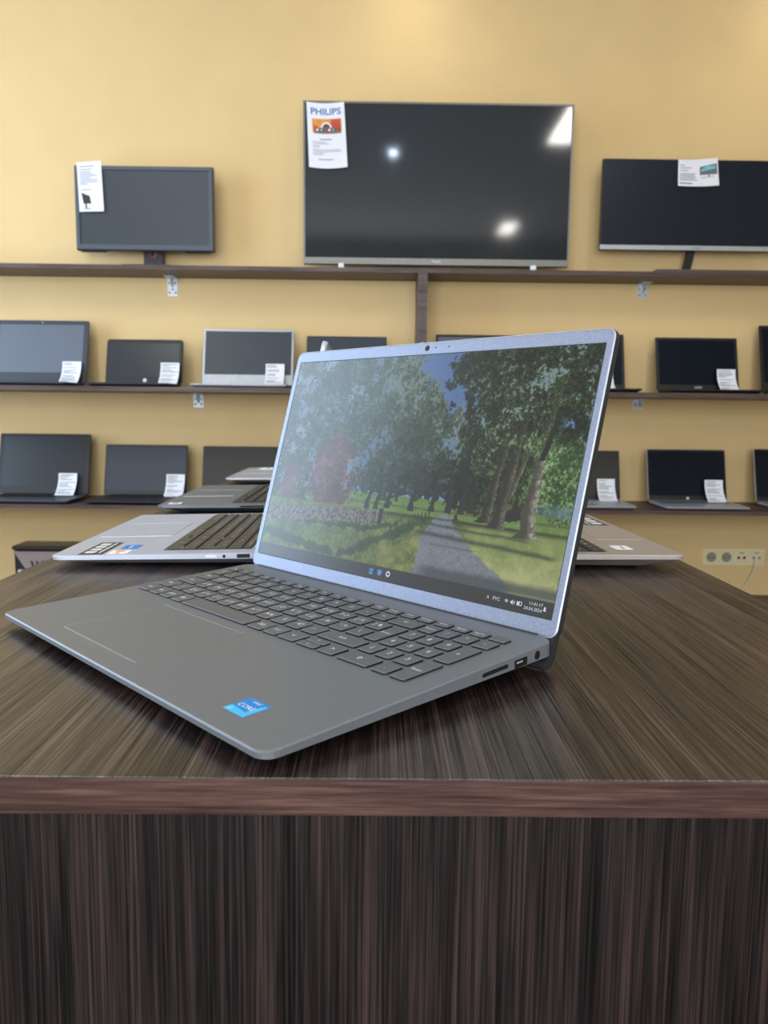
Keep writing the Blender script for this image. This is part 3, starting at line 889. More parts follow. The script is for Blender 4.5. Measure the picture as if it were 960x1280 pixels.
# ------------------------------------------------------------------ other open laptops on the counter
def counter_laptop(loc, yaw, label, W, D, bp, rz, lid_deg, deck, keymat, screen, lidmat, stickers, keys='mesh', koff=0.0, lid_h=0.235, t_r=0.0065, t_f=0.0045):
    t = empty('laptop', loc, yaw, label, 'laptop', 'open laptops set out on the counter')
    B, L = frames(bp, rz, R(lid_deg), 0.002)
    zb = -(rz - 0.004)
    base_body(W, 0.004, D, t_r, t_f, zb, -(rz - D * math.sin(bp) - 0.0022), 0.010, 0.022, 0.035).build('base', [deck, deck], t, B)
    sx = (W - 0.02) / 0.3585
    KS = Matrix.Translation((0, 0.002 - koff, 0)) @ Matrix.Diagonal((sx, 0.93, 1, 1))
    MB().plate(-0.170 * sx, -0.1205 - koff, 0.1635 * sx, -0.0225 - koff, -0.0004, 0.00012, 0.003, 0.00003).build('keyboard_tray', keymat if keys != 'mesh' else M['soft_black'], t, B)
    if keys == 'parts':
        for k in LAYOUT:
            b = MB()
            key_mesh(b, k, B @ Matrix.Translation((0, 0, 0.0001)) @ KS)
            b.build('key', [keymat, M['legend'], M['key_side_shade']], t)
    else:
        b = MB()
        for k in LAYOUT:
            key_mesh(b, k, B @ Matrix.Translation((0, 0, 0.0001)) @ KS)
        b.build('keyboard', [keymat, M['legend'], M['key_side_shade']], t)
    ty = -0.136 - koff
    tp = MB().plate(-0.075, -D + 0.012, 0.045, ty, 0.0, 0.00016, 0.003, 0.00005).build('touchpad', deck, t, B)
    e = MB()
    e.box((-0.0755, -D + 0.0115, 0), (-0.075, ty + 0.0005, 0.0003))
    e.box((0.045, -D + 0.0115, 0), (0.0455, ty + 0.0005, 0.0003))
    e.box((-0.075, ty, 0), (0.045, ty + 0.0005, 0.0003))
    e.build('touchpad_edge', M['metal'], tp, B)
    lid = lid_body(W, 0.003, lid_h, 0.006, 0.009).build('lid', lidmat, t, L)
    MB().plate(-W / 2 + 0.004, 0.005, W / 2 - 0.004, lid_h - 0.002, 0.0, 0.0004, 0.006, 0.0002).build('bezel', M['black'], t, L)
    MB().plate(-W / 2 + 0.009, 0.024, W / 2 - 0.009, lid_h - 0.010, 0.0004, 0.0006, 0.001, 0.0001).build('display', screen, t, L)
    MB().tube([(-W / 2 + 0.03, 0.0015, 0.0), (W / 2 - 0.03, 0.0015, 0.0)], 0.0042, 12).build('hinge', M['soft_black'], t, Matrix.Translation((0, 0, rz - 0.003)))
    for q in (-1, 1):
        b = MB()
        b.box((q * 0.11 - 0.035, -D + 0.042, -(rz - (D - 0.045) * math.sin(bp)) + 0.0001), (q * 0.11 + 0.035, -D + 0.048, -(rz - D * math.sin(bp)) + 0.0050), bev=0.0008)
        b.build('rubber_foot', M['rubber'], t, B)
    for (x0, y0, x1, y1, kind) in stickers:
        s = MB()
        z = 0.00012
        if kind == 'black':
            s.plate(x0, -y1, x1, -y0, 0, z, 0.0008, 0.00003, 0)
            w, h = x1 - x0, y1 - y0
            for i in range(4):
                a, b_ = x0 + w * (0.10 + 0.21 * i), x0 + w * (0.24 + 0.21 * i)
                s.plate(a, -y0 - h * 0.86, b_, -y0 - h * 0.42, z, z + 0.00005, 0.0015, 0.00001, 1)
            s.box((x0 + w * 0.08, -y0 - h * 0.28, z), (x0 + w * 0.88, -y0 - h * 0.20, z + 0.00005), 1)
            o = s.build('sticker', [M['soft_black'], M['legend']], t, B)
            o['label'] = 'dark sticker with white marks'
        elif kind == 'orange':
            s.plate(x0, -y1, x1, -y0, 0, z, 0.0008, 0.00003, 0)
            s.disc((x0 * 0.7 + x1 * 0.3, -(y0 + y1) / 2), (y1 - y0) * 0.28, z + 0.00004, 16, 1)
            s.box((x0 * 0.4 + x1 * 0.6, -y1 * 0.6 - y0 * 0.4, z), (x0 * 0.1 + x1 * 0.9, -y1 * 0.4 - y0 * 0.6, z + 0.00004), 1)
            o = s.build('sticker', [M['paper'], M['orange']], t, B)
            o['label'] = 'white and orange sticker'
        elif kind == 'blue':
            s.plate(x0, -y1, x1, -y0, 0, z, 0.0008, 0.00003, 0)
            s.box((x0 * 0.8 + x1 * 0.2, -y1 * 0.6 - y0 * 0.4, z), (x0 * 0.2 + x1 * 0.8, -y1 * 0.5 - y0 * 0.5, z + 0.00004), 1)
            o = s.build('sticker', [M['stk_blue'], M['legend']], t, B)
            o['label'] = 'blue sticker'
        elif kind == 'red':
            s.plate(x0, -y1, x1, -y0, 0, z, 0.0008, 0.00003, 0)
            s.plate(x0 * 0.85 + x1 * 0.15, -y1 * 0.75 - y0 * 0.25, x0 * 0.3 + x1 * 0.7, -y1 * 0.25 - y0 * 0.75, z, z + 0.00004, 0.0015, 0.00001, 1)
            o = s.build('sticker', [M['paper'], M['red']], t, B)
            o['label'] = 'white and red sticker'
        else:
            s.plate(x0, -y1, x1, -y0, 0, z, 0.0008, 0.00003, 0)
            s.box((x0 * 0.8 + x1 * 0.2, -y1 * 0.6 - y0 * 0.4, z), (x0 * 0.2 + x1 * 0.8, -y1 * 0.5 - y0 * 0.5, z + 0.00004), 1)
            o = s.build('sticker', [M['paper'], M['ink_dark']], t, B)
            o['label'] = 'white sticker'
    return t, B, L


SMR = lambda W: Matrix(((0, 0, 1, W / 2), (1, 0, 0, 0), (0, 1, 0, 0), (0, 0, 0, 1)))
# pale blue-silver laptop at the left, its right side towards the camera
W = 0.360
l2, B2, L2 = counter_laptop((-0.121, 1.033, 0), R(-89), 'pale blue silver laptop with taupe keys behind the front laptop at left', W, 0.236, 0.024, 0.0190, 14, M['blue_silver'], M['brown_key'], M['gloss_screen'], M['blue_silver'],
                            [(0.092, 0.181, 0.176, 0.208, 'black'), (0.148, 0.156, 0.173, 0.177, 'orange'), (0.114, 0.152, 0.142, 0.172, 'blue')], 'parts')
MB().plate(-0.034, -0.0055, -0.020, -0.0012, -0.001, 0.0003, 0.0004, 0.0001, M=SMR(W)).build('usb_port', M['port'], l2, B2)
MB().lathe([(0.0017, -0.001), (0.0017, 0.0003), (0.001, 0.0004)], 14, M=SMR(W) @ Matrix.Translation((-0.048, -0.0035, 0))).build('audio_jack', M['port'], l2, B2)
MB().plate(-0.068, -0.0045, -0.056, -0.0020, -0.001, 0.0003, 0.0006, 0.0001, M=SMR(W)).build('card_slot', M['paper'], l2, B2)
# dark slate laptop behind it
W = 0.385
l3, B3, L3 = counter_laptop((-0.132, 1.520, 0), R(-89.3), 'dark slate laptop with a red sticker behind the pale blue silver laptop', W, 0.240, 0.020, 0.0195, 14, M['slate'], M['soft_black'], M['gloss_screen'], M['slate'],
                            [(0.150, 0.205, 0.176, 0.226, 'red')])
MB().plate(-0.100, -0.0052, -0.060, -0.0020, -0.001, 0.0003, 0.0006, 0.0001, M=SMR(W)).build('card_slot', M['port'], l3, B3)
# silver laptop at the far end of the counter
W = 0.385
counter_laptop((-0.130, 2.110, 0), R(-89.3), 'silver laptop farthest back on the left of the counter', W, 0.240, 0.020, 0.0195, 14, M['silver'], M['soft_black'], M['gloss_screen'], M['silver'],
               [(-0.185, 0.150, -0.10, 0.200, 'white')])
# warm grey laptop at the right, facing the other way
W = 0.372
counter_laptop((0.101, 1.043, 0), R(92.0), 'warm grey laptop half hidden behind the front screen at right', W, 0.237, 0.004, 0.0190, 14, M['warm_grey'], M['soft_black'], M['gloss_screen'], M['warm_grey'],
               [(0.055, 0.196, 0.175, 0.228, 'black'), (-0.150, 0.170, -0.122, 0.190, 'white')], koff=0.034)


# ------------------------------------------------------------------ laptops on the wall shelves
def shelf_laptop(x0, x1, ztop, zs, label, group, screen, bez, lidm, deck, side=0.008, top=0.012, chin=0.022, th=0.019, D=0.235, keys=None, r=0.006, mark=None, webcam=False, lean=14.0, yaw=0.0, pad=True):
    W = x1 - x0
    HY = 3.555
    t = empty('laptop', ((x0 + x1) / 2, HY, zs), yaw, label, 'laptop', group)
    B, L = frames(0.012, th, R(lean), 0.001)
    h = (ztop - zs - th) / math.cos(R(lean))
    base_body(W, 0.003, D, 0.008, 0.006, -(th - 0.003), -(th - D * 0.012 - 0.0015), 0.010, 0.012, 0.02).build('base', [deck, deck], t, B)
    for q in (-1, 1):
        MB().box((q * W * 0.3 - 0.03, -D + 0.030, -(th - (D - 0.03) * 0.012) + 0.0001), (q * W * 0.3 + 0.03, -D + 0.036, -0.011)).build('rubber_foot', M['rubber'], t, B)
        MB().box((q * W * 0.3 - 0.03, -0.030, -th + 0.0004), (q * W * 0.3 + 0.03, -0.024, -0.012)).build('rubber_foot', M['rubber'], t, B)
    lid_body(W, 0.002, h, 0.008, r).build('lid', lidm, t, L)
    if bez is not None:
        MB().plate(-W / 2 + 0.0012, 0.003, W / 2 - 0.0012, h - 0.0012, 0, 0.0005, r, 0.0002).build('bezel', bez, t, L)
    MB().plate(-W / 2 + side, chin, W / 2 - side, h - top, 0.0005, 0.0008, 0.001, 0.0001).build('display', screen, t, L)
    MB().tube([(-W / 2 + 0.03, 0.001, 0), (W / 2 - 0.03, 0.001, 0)], 0.004, 10).build('hinge', M['soft_black'], t, Matrix.Translation((0, 0, th - 0.003)))
    kb = MB()
    ks = (W - 0.02) / 0.3585
    for k in LAYOUT:
        x0_, y0_, x1_, y1_, _ = k
        if W < 0.345 and x0_ > 97: continue
        kb.plate(x0_ / 1000 * ks, -y1_ / 1000, x1_ / 1000 * ks, -y0_ / 1000, 0, 0.0014, 0.001, 0.0002, 0, 1)
    kb.build('keyboard', keys or M['black'], t, B)
    if pad:
        MB().plate(-0.07, -D + 0.018, 0.04, -0.140, 0, 0.0002, 0.002, 0.0001).build('touchpad', deck, t, B)
    if webcam:
        MB().lathe([(0.003, 0), (0.003, 0.0009), (0.001, 0.001)], 12, M=L @ Matrix.Translation((0, h - top * 0.5, 0))).build('webcam', M['metal'], t)
    if mark:
        b = MB()
        txt, size, mx = mark
        if txt == 'disc':
            b.lathe([(size, 0.0004), (size, 0.0011), (size * 0.9, 0.0012)], 20, M=Matrix.Translation((mx, chin * 0.5, 0)))
            b.text('hp', size * 1.3, mx, chin * 0.5, 0.0013, 1)
            b.build('logo', [M['legend'], M['soft_black']], t, L)
        else:
            b.text(txt, size, mx, chin * 0.52, 0.0009, 0, sx=1.1)
            b.build('logo', M['legend'], t, L)
    return t


GU, GL = 'laptops on the middle wall shelf', 'laptops on the lower wall shelf'
shelf_laptop(-1.705, -1.290, 0.573, Z2, 'large dark laptop with a pale reflecting screen, leftmost on the middle shelf', GU, M['pale_screen'], M['navy_bezel'], M['navy_bezel'], M['navy_bezel'], 0.022, 0.020, 0.048, webcam=True, r=0.010)
shelf_laptop(-1.206, -0.868, 0.493, Z2, 'small black laptop with rounded screen corners and a white logo, left of the silver laptop', GU, M['gloss_screen'], M['black'], M['black'], M['soft_black'], 0.016, 0.018, 0.034, r=0.014, mark=('disc', 0.0085, 0.005))
shelf_laptop(-0.779, -0.378, 0.544, Z2, 'silver framed laptop with a pale grey base on the middle shelf', GU, M['matte_screen'], M['silver'], M['silver'], M['silver'], 0.009, 0.010, 0.048, r=0.004, mark=('—', 0.008, 0.0))
shelf_laptop(-0.320, 0.036, 0.518, Z2, 'dark grey laptop showing just above the left of the front screen', GU, M['matte_screen'], M['soft_black'], M['soft_black'], M['soft_black'], 0.006, 0.007, 0.022, r=0.003)
shelf_laptop(0.256, 0.620, 0.532, Z2, 'black laptop whose top shows behind the webcam of the front laptop', GU, M['pale_screen'], M['black'], M['black'], M['black'], 0.010, 0.012, 0.022, r=0.003)
shelf_laptop(0.742, 1.097, 0.542, Z2, 'black laptop peeking out at the top right corner of the front laptop', GU, M['dark_glass'], M['black'], M['black'], M['black'], 0.012, 0.012, 0.024, r=0.004)
shelf_laptop(1.239, 1.605, 0.531, Z2, 'black laptop with white lettering centred below its screen on the middle shelf', GU, M['dark_glass'], M['black'], M['black'], M['black'], 0.012, 0.012, 0.026, r=0.004, mark=('ASUS', 0.013, 0.0))
shelf_laptop(1.708, 2.090, 0.590, Z2, 'tall black laptop cut by the right border on the middle shelf', GU, M['dark_glass'], M['black'], M['black'], M['black'], 0.012, 0.014, 0.040, r=0.004)

shelf_laptop(-1.705, -1.298, 0.070, Z3, 'large black laptop, leftmost on the lower shelf', GL, M['gloss_screen'], M['black'], M['black'], M['steel_grey'], 0.018, 0.014, 0.036, r=0.006)
shelf_laptop(-1.228, -0.858, 0.026, Z3, 'dark grey laptop with a greyish screen, second from left on the lower shelf', GL, M['matte_screen'], M['soft_black'], M['soft_black'], M['soft_black'], 0.010, 0.012, 0.022, r=0.005)
shelf_laptop(-0.789, -0.425, 0.023, Z3, 'black laptop partly hidden behind the silver laptop at the far end of the counter', GL, M['brown_screen'], M['soft_black'], M['soft_black'], M['soft_black'], 0.006, 0.007, 0.022, r=0.003)
shelf_laptop(0.742, 1.099, 0.022, Z3, 'laptop with a brownish dark screen and white base beside the front lid', GL, M['brown_screen'], M['black'], M['silver'], M['silver'], 0.006, 0.007, 0.020, r=0.004, keys=M['silver'])
shelf_laptop(1.225, 1.582, 0.031, Z3, 'silver laptop with a blue black screen above the wall sockets', GL, M['dark_glass'], M['black'], M['silver'], M['silver'], 0.006, 0.010, 0.022, r=0.007, keys=M['slate'], mark=('disc', 0.006, 0.0))
shelf_laptop(1.714, 2.070, 0.037, Z3, 'silver laptop cut by the right border on the lower shelf', GL, M['dark_glass'], M['black'], M['silver'], M['silver'], 0.006, 0.010, 0.020, r=0.007, keys=M['slate'])


# price tags: bent slips of paper standing on the decks, leaning on the screens
def price_tag(xc, zs, label, seed, w=0.082, h=0.098, th=0.019, yb=3.555 - 0.060, twist=0.0):
    r = random.Random(seed)
    t = empty('price_tag', (xc, yb, zs + th), twist, label, 'price tag', 'price tags on the shelf laptops')
    dx = 0.0075
    n = 10
    prof = []
    for i in range(n + 1):
        s = i / n
        y = 0.060 * (1 - (1 - s) ** 1.9) + 0.0
        z = h * (0.25 * s + 0.75 * s ** 1.25) * 0.97
        prof.append((y, z - 0.0005))
    b = MB()
    front = [(-w / 2, y, z) for y, z in prof] + [(w / 2, y, z) for y, z in prof]
    k = n + 1
    back = [(x, y + 0.0006, z) for x, y, z in front]
    fs = [(i, k + i, k + i + 1, i + 1) for i in range(n)]
    b.add(front, fs, 0, True)
    b.add(back, [tuple(reversed(f)) for f in fs], 0, True)
    b.build('sheet', M['paper'], t)
    p = MB()

    def on(u, s):
        s = max(0, min(1, s))
        i = min(int(s * n), n - 1)
        f = s * n - i
        y = prof[i][0] * (1 - f) + prof[i + 1][0] * f
        z = prof[i][1] * (1 - f) + prof[i + 1][1] * f
        return (u * w, y - 0.0006, z)
    s = 0.93
    while s > 0.1:
        a, c = -0.42, -0.42 + r.uniform(0.35, 0.84)
        q = 0.014
        p.quad(on(a, s - q), on(c, s - q), on(c, s + q), on(a, s + q), 0)
        s -= r.choice((0.055, 0.055, 0.075, 0.12))
    p.build('print', M['ink'], t)
    return t


def tx(px, py): return at(px, py, 3.515).x


price_tag(tx(86, 470), Z2, 'curled white price slip on the large laptop with the pale screen', 1)
price_tag(tx(210, 472), Z2, 'white price slip on the small black laptop with rounded corners', 2)
price_tag(tx(342.5, 473), Z2, 'white price slip on the silver framed laptop', 3)
price_tag(tx(757, 475), Z2, 'white price slip half hidden by the top right corner of the front screen', 4)
price_tag(tx(912, 473), Z2, 'white price slip on the black laptop with white lettering below its screen', 5)
price_tag(tx(81, 608), Z3, 'curled white price slip on the large black laptop at lower left', 6)
price_tag(tx(217, 610), Z3, 'white price slip on the dark grey laptop, second from left on the lower shelf', 7)
price_tag(tx(760, 614), Z3, 'white price slip on the laptop with the brownish screen', 8, 0.08)
price_tag(tx(896, 616), Z3, 'white price slip on the silver laptop above the wall sockets', 9)

# ------------------------------------------------------------------ left monitor
def rot_front(x, y, z):
    """frame with x right, y up, z towards the camera"""
    return Matrix(((1, 0, 0, x), (0, 0, -1, y), (0, 1, 0, z), (0, 0, 0, 1)))


def monitor_left():
    x0, x1, z0, z1, y = -1.320, -0.722, 0.870, 1.224, 3.58
    cx = (x0 + x1) / 2
    t = empty('monitor', (cx, y, Z1), 0, 'dark grey monitor on a single foot with a tall sheet on its top left corner', 'monitor')
    Fm = rot_front(0, 0, 0)
    w, h0, h1 = (x1 - x0) / 2, z0 - Z1, z1 - Z1
    MB().plate(-w, h0, w, h1, -0.028, 0.0, 0.004, 0.003, M=Fm).build('housing', M['steel_grey'], t)
    bz = MB()
    a = (0.016, 0.018)
    n = 0
    out = [(-w + .001, h0 + .001), (w - .001, h0 + .001), (w - .001, h1 - .001), (-w + .001, h1 - .001)]
    o2 = [(-w + .004, h0 + .004), (w - .004, h0 + .004), (w - .004, h1 - .004), (-w + .004, h1 - .004)]
    inn = [(-w + .019, h0 + .024), (w - .019, h0 + .024), (w - .019, h1 - .018), (-w + .019, h1 - .018)]
    vs = [(x, z, 0) for x, z in out] + [(x, z, 0.006) for x, z in o2] + [(x, z, 0.006) for x, z in inn] + [(x, z, 0.0005) for x, z in inn]
    bz.add(vs, [(k * 4 + j, k * 4 + (j + 1) % 4, k * 4 + 4 + (j + 1) % 4, k * 4 + 4 + j) for k in range(3) for j in range(4)], 0, False, Fm)
    bz.build('bezel', M['steel_grey'], t)
    MB().plate(-w + .019, h0 + .024, w - .019, h1 - .018, 0, 0.001, 0.001, 0.0002, M=Fm).build('screen', M['matte_screen'], t)
    MB().plate(-w + .05, h0 + .05, w - .05, h1 - .05, -0.055, -0.028, 0.02, 0.004, M=Fm).build('back_cover', M['steel_grey'], t)
    for q in (-1, 1):
        MB().add([(q * w * .55, h0, 0), (q * w * .95, h0, 0), (q * w * .93, h0 - 0.006, -0.004), (q * w * .60, h0 - 0.006, -0.004), (q * w * .55, h0, -0.02), (q * w * .95, h0, -0.02), (q * w * .93, h0 - 0.006, -0.018), (q * w * .60, h0 - 0.006, -0.018)],
                 [(0, 1, 2, 3), (4, 5, 6, 7), (3, 2, 6, 7), (0, 3, 7, 4), (1, 2, 6, 5)], 0, False, Fm).build('speaker_lip', M['soft_black'], t)
    # stand: upright with a round cable hole, foot plate
    nx = -1.004 - cx
    nk = MB()
    W2, H = 0.042, 0.26
    ring_o = rrect(-W2, 0, W2, H, 0.003, 8)
    N = len(ring_o)
    hz, hr = 0.076, 0.016

    def hole_pt(p):
        a_ = math.atan2(p[1] - hz, p[0])
        return (hr * math.cos(a_), hz + hr * math.sin(a_))
    ring_i = [hole_pt(p) for p in ring_o]
    vs = [(x + nx, z, -0.060) for x, z in ring_o] + [(x + nx, z, -0.060) for x, z in ring_i] + [(x + nx, z, -0.085) for x, z in ring_i] + [(x + nx, z, -0.085) for x, z in ring_o]
    nk.add(vs, [(k * N + j, k * N + (j + 1) % N, ((k + 1) % 4) * N + (j + 1) % N, ((k + 1) % 4) * N + j) for k in range(4) for j in range(N)], 0, False, Fm)
    nk.build('stand', M['soft_black'], t)
    rg = MB()
    rg.loft([[(nx + rr * math.cos(2 * math.pi * i / 24), hz + rr * math.sin(2 * math.pi * i / 24), zz) for i in range(24)] for rr, zz in ((0.0165, -0.0597), (0.0165, -0.0585), (0.0135, -0.0585), (0.0135, -0.0597))], 0, False, False, Fm, closed=True)
    o = rg.build('cable_ring', M['red'], t)
    o['label'] = 'reddish ring'
    MB().plate(nx - 0.11, -0.06 - 0.09, nx + 0.11, -0.06 + 0.14, 0.0, 0.010, 0.02, 0.002, M=Matrix.Translation((0, 0.06, 0)) @ Matrix.Scale(0.8, 4, (0, 1, 0))).build('foot_plate', M['soft_black'], t)


monitor_left()


# ------------------------------------------------------------------ television
def television():
    x0, x1, z0, z1, y = -0.331, 0.8235, 0.822, 1.493, 3.56
    cx = (x0 + x1) / 2
    t = empty('television', (cx, y, Z1), 0, 'large flat television with a thin silver frame in the middle of the top shelf', 'television')
    Fm = rot_front(0, 0, 0)
    w, h0, h1 = (x1 - x0) / 2, z0 - Z1, z1 - Z1
    MB().plate(-w, h0, w, h1, -0.03, 0.0, 0.003, 0.002, M=Fm).build('housing', M['tv_frame'], t)
    MB().plate(-w + .10, h0 + .03, w - .10, h1 - .25, -0.07, -0.03, 0.03, 0.01, M=Fm).build('back_cover', M['black'], t)
    fr = MB()
    out = [(-w, h0), (w, h0), (w, h1), (-w, h1)]
    inn = [(-w + .008, h0 + .027), (w - .008, h0 + .027), (w - .008, h1 - .008), (-w + .008, h1 - .008)]
    vs = [(x, z, 0) for x, z in out] + [(x, z, 0.004) for x, z in out] + [(x, z, 0.004) for x, z in inn] + [(x, z, 0.0005) for x, z in inn]
    fr.add(vs, [(k * 4 + j, k * 4 + (j + 1) % 4, k * 4 + 4 + (j + 1) % 4, k * 4 + 4 + j) for k in range(3) for j in range(4)], 0, False, Fm)
    fr.build('frame', M['tv_frame'], t)
    MB().plate(-w + .008, h0 + .027, w - .008, h1 - .008, 0, 0.001, 0.0005, 0.0002, M=Fm).build('screen', M['tv_glass'], t)
    MB().text('PHILIPS', 0.012, 0.0, h0 + 0.0135, 0.0043, 0, Fm).build('logo', M['legend'], t)
    for px in (426.5, 667):
        fx = at(px, 333, 3.50).x - cx
        f = MB()
        f.box((fx - 0.012, -0.062, 0.0), (fx + 0.012, -0.038, 0.022), 1, bev=0.003)
        f.box((fx - 0.010, -0.038, 0.0), (fx + 0.010, 0.060, 0.012), 0, bev=0.003)
        f.box((fx - 0.010, 0.006, 0.010), (fx + 0.010, 0.024, h0 + 0.02), 0, bev=0.002)
        f.build('foot', [M['soft_black'], M['legend']], t)


television()


# ------------------------------------------------------------------ right monitor
def monitor_right():
    x0, x1, z0, z1, y = 0.963, 1.810, 0.902, 1.283, 3.58
    cx = (x0 + x1) / 2
    t = empty('monitor', (cx, y, Z1), 0, 'wide black monitor with a silver lower edge, cut by the right border', 'monitor')
    Fm = rot_front(0, 0, 0)
    w, h0, h1 = (x1 - x0) / 2, z0 - Z1, z1 - Z1
    MB().plate(-w, h0, w, h1, -0.022, 0.0, 0.003, 0.002, M=Fm).build('housing', M['black'], t)
    MB().plate(-w + .08, h0 + .05, w - .08, h1 - .05, -0.05, -0.022, 0.03, 0.008, M=Fm).build('back_cover', M['black'], t)
    MB().plate(-w + .003, h0 + .022, w - .003, h1 - .004, 0, 0.0015, 0.001, 0.0003, M=Fm).build('screen', M['mon_b'], t)
    MB().plate(-w, h0, w, h0 + 0.020, 0, 0.004, 0.001, 0.001, M=Fm).build('lower_edge', M['silver'], t)
    MB().box((-0.02, h0 + 0.009, 0.004), (0.02, h0 + 0.011, 0.0044), M=Fm).build('logo', M['ink_dark'], t)
    nx = 1.372 - cx
    nk = MB()
    rings = []
    for i in range(9):
        s = i / 8
        z = 0.012 + s * 0.25
        x = nx - 0.010 + 0.038 * s ** 0.8
        yy = -0.062 + 0.02 * math.sin(s * 2)
        rings.append([(x + a, z, yy + c) for a, c in ((-0.017, -0.010), (0.017, -0.010), (0.017, 0.010), (-0.017, 0.010))])
    nk.loft(rings, 0, False, True, Fm)
    nk.build('stand', M['black'], t)
    b = MB()
    b.plate(nx - 0.185, -0.085, nx + 0.320, 0.09, 0, 0.014, 0.02, 0.004)
    b.build('foot_plate', M['foot_brown'], t)


M['foot_brown'] = mat('brown_grey_foot', S(84, 70, 66), 0.5)
M['mon_b'] = mat('satin_screen', S(24, 32, 42), 0.33, spec=0.25, noise=0.02)
monitor_right()


# ------------------------------------------------------------------ paper sheets on the screens
def sheet(name, label, c, y, art, bow=0.006):
    """c = four corners in the photo: top left, top right, bottom right, bottom left"""
    A = [at(px, py, y) for px, py in c]
    o = (A[0] + A[1] + A[2] + A[3]) / 4
    t = empty(name, o, 0, label, 'sheet')
    N, K = 6, 12

    def on(u, v, off=0.0):
        p = (A[3] * (1 - u) + A[2] * u) * (1 - v) + (A[0] * (1 - u) + A[1] * u) * v - o
        dip = bow * (4 * u * (1 - u))
        return (p.x, p.y - 0.004 * (1 - v) ** 2 - off - 0.0008 + 0.4 * dip * 0, p.z - dip)
    b = MB()
    vs = [on(i / N, j / K) for j in range(K + 1) for i in range(N + 1)]
    q = N + 1
    fs = [(j * q + i, j * q + i + 1, (j + 1) * q + i + 1, (j + 1) * q + i) for j in range(K) for i in range(N)]
    b.add(vs, fs, 0, True)
    b.add([(x, yy + 0.0005, z) for x, yy, z in vs], [tuple(reversed(f)) for f in fs], 0, True)
    b.build('paper', M['paper'], t)
    g = MB()
    ms = []

    def rect(u0, v0, u1, v1, m, lift=0.0006, slant=(0, 0, 0, 0)):
        if m not in ms: ms.append(m)
        n = 6
        for i in range(n):
            a, c_ = u0 + (u1 - u0) * i / n, u0 + (u1 - u0) * (i + 1) / n
            g.quad(on(a, v0, lift), on(c_, v0, lift), on(c_, v1, lift), on(a, v1, lift), ms.index(m))

    def poly(pts, m, lift=0.0008):
        if m not in ms: ms.append(m)
        g.add([on(u, v, lift) for u, v in pts], [tuple(range(len(pts)))], ms.index(m))

    def word(txt, u, v, su, sv, m):
        if m not in ms: ms.append(m)
        a, f = glyphs(txt, 'CENTER', 0.014)
        g.add([on(u + x * su, v + y_ * sv, 0.0008) for x, y_ in a], f, ms.index(m))
    art(rect, poly, word)
    g.build('print', [M[m] for m in ms], t)
    return t


def art_tv(rect, poly, word):
    word('PHILIPS', 0.5, 0.865, 0.255, 0.14, 'blue_ink')
    rect(0.13, 0.55, 0.90, 0.76, 'orange')
    rect(0.62, 0.57, 0.88, 0.755, 'red', 0.0007)
    rect(0.16, 0.57, 0.28, 0.65, 'red', 0.0007)
    rect(0.20, 0.56, 0.86, 0.62, 'ink_dark', 0.0009)
    for i in range(6):
        rect(0.23 + 0.105 * i, 0.575, 0.29 + 0.105 * i, 0.607, ('paper', 'cyan', 'red')[i % 3], 0.0011)
    poly([(0.5 + 0.14 * math.cos(R(180 * i / 12)), 0.625 + 0.085 * math.sin(R(180 * i / 12))) for i in range(13)], 'paper', 0.001)
    poly([(0.5 + 0.10 * math.cos(R(180 * i / 12)), 0.625 + 0.06 * math.sin(R(180 * i / 12))) for i in range(13)], 'ink_dark', 0.0012)
    rect(0.16, 0.535, 0.88, 0.552, 'ink_dark', 0.0007)
    rect(0.32, 0.44, 0.62, 0.452, 'ink_dark')
    for v, w_ in ((0.40, .35), (0.375, .42), (0.345, .2), (0.32, .18), (0.28, .7), (0.255, .75), (0.23, .3), (0.205, .25)):
        rect(0.12, v, 0.12 + w_, v + 0.009, 'ink')
    rect(0.25, 0.13, 0.65, 0.14, 'ink_dark')


def art_left(rect, poly, word):
    for v, w_ in ((0.90, .6), (0.84, .5), (0.79, .45), (0.75, .55), (0.71, .7), (0.67, .45), (0.63, .7), (0.59, .72), (0.55, .3)):
        rect(0.10, v, 0.10 + w_, v + 0.016, 'ink')
    rect(0.10, 0.435, 0.55, 0.45, 'ink')
    poly([(0.12, 0.385), (0.45, 0.315), (0.50, 0.16), (0.19, 0.16)], 'soft_black')
    poly([(0.25, 0.16), (0.31, 0.16), (0.33, 0.08), (0.26, 0.08)], 'soft_black')
    poly([(0.20, 0.075), (0.46, 0.065), (0.46, 0.05), (0.20, 0.06)], 'ink_dark')


def art_right(rect, poly, word):
    for v, w_ in ((0.78, .12), (0.68, .28), (0.58, .2), (0.46, .38), (0.40, .35), (0.34, .4), (0.28, .36), (0.22, .42)):
        rect(0.05, v, 0.05 + w_, v + 0.03, 'ink')
    rect(0.04, 0.09, 0.34, 0.13, 'ink_dark')
    poly([(0.54, 0.42), (0.97, 0.42), (0.97, 0.80), (0.54, 0.72)], 'slate')
    poly([(0.57, 0.55), (0.70, 0.58), (0.93, 0.62), (0.93, 0.74), (0.70, 0.72), (0.60, 0.66)], 'cyan', 0.001)
    poly([(0.75, 0.42), (0.78, 0.42), (0.78, 0.33), (0.75, 0.33)], 'ink_dark')
    poly([(0.56, 0.33), (0.90, 0.35), (0.90, 0.33), (0.56, 0.31)], 'ink')


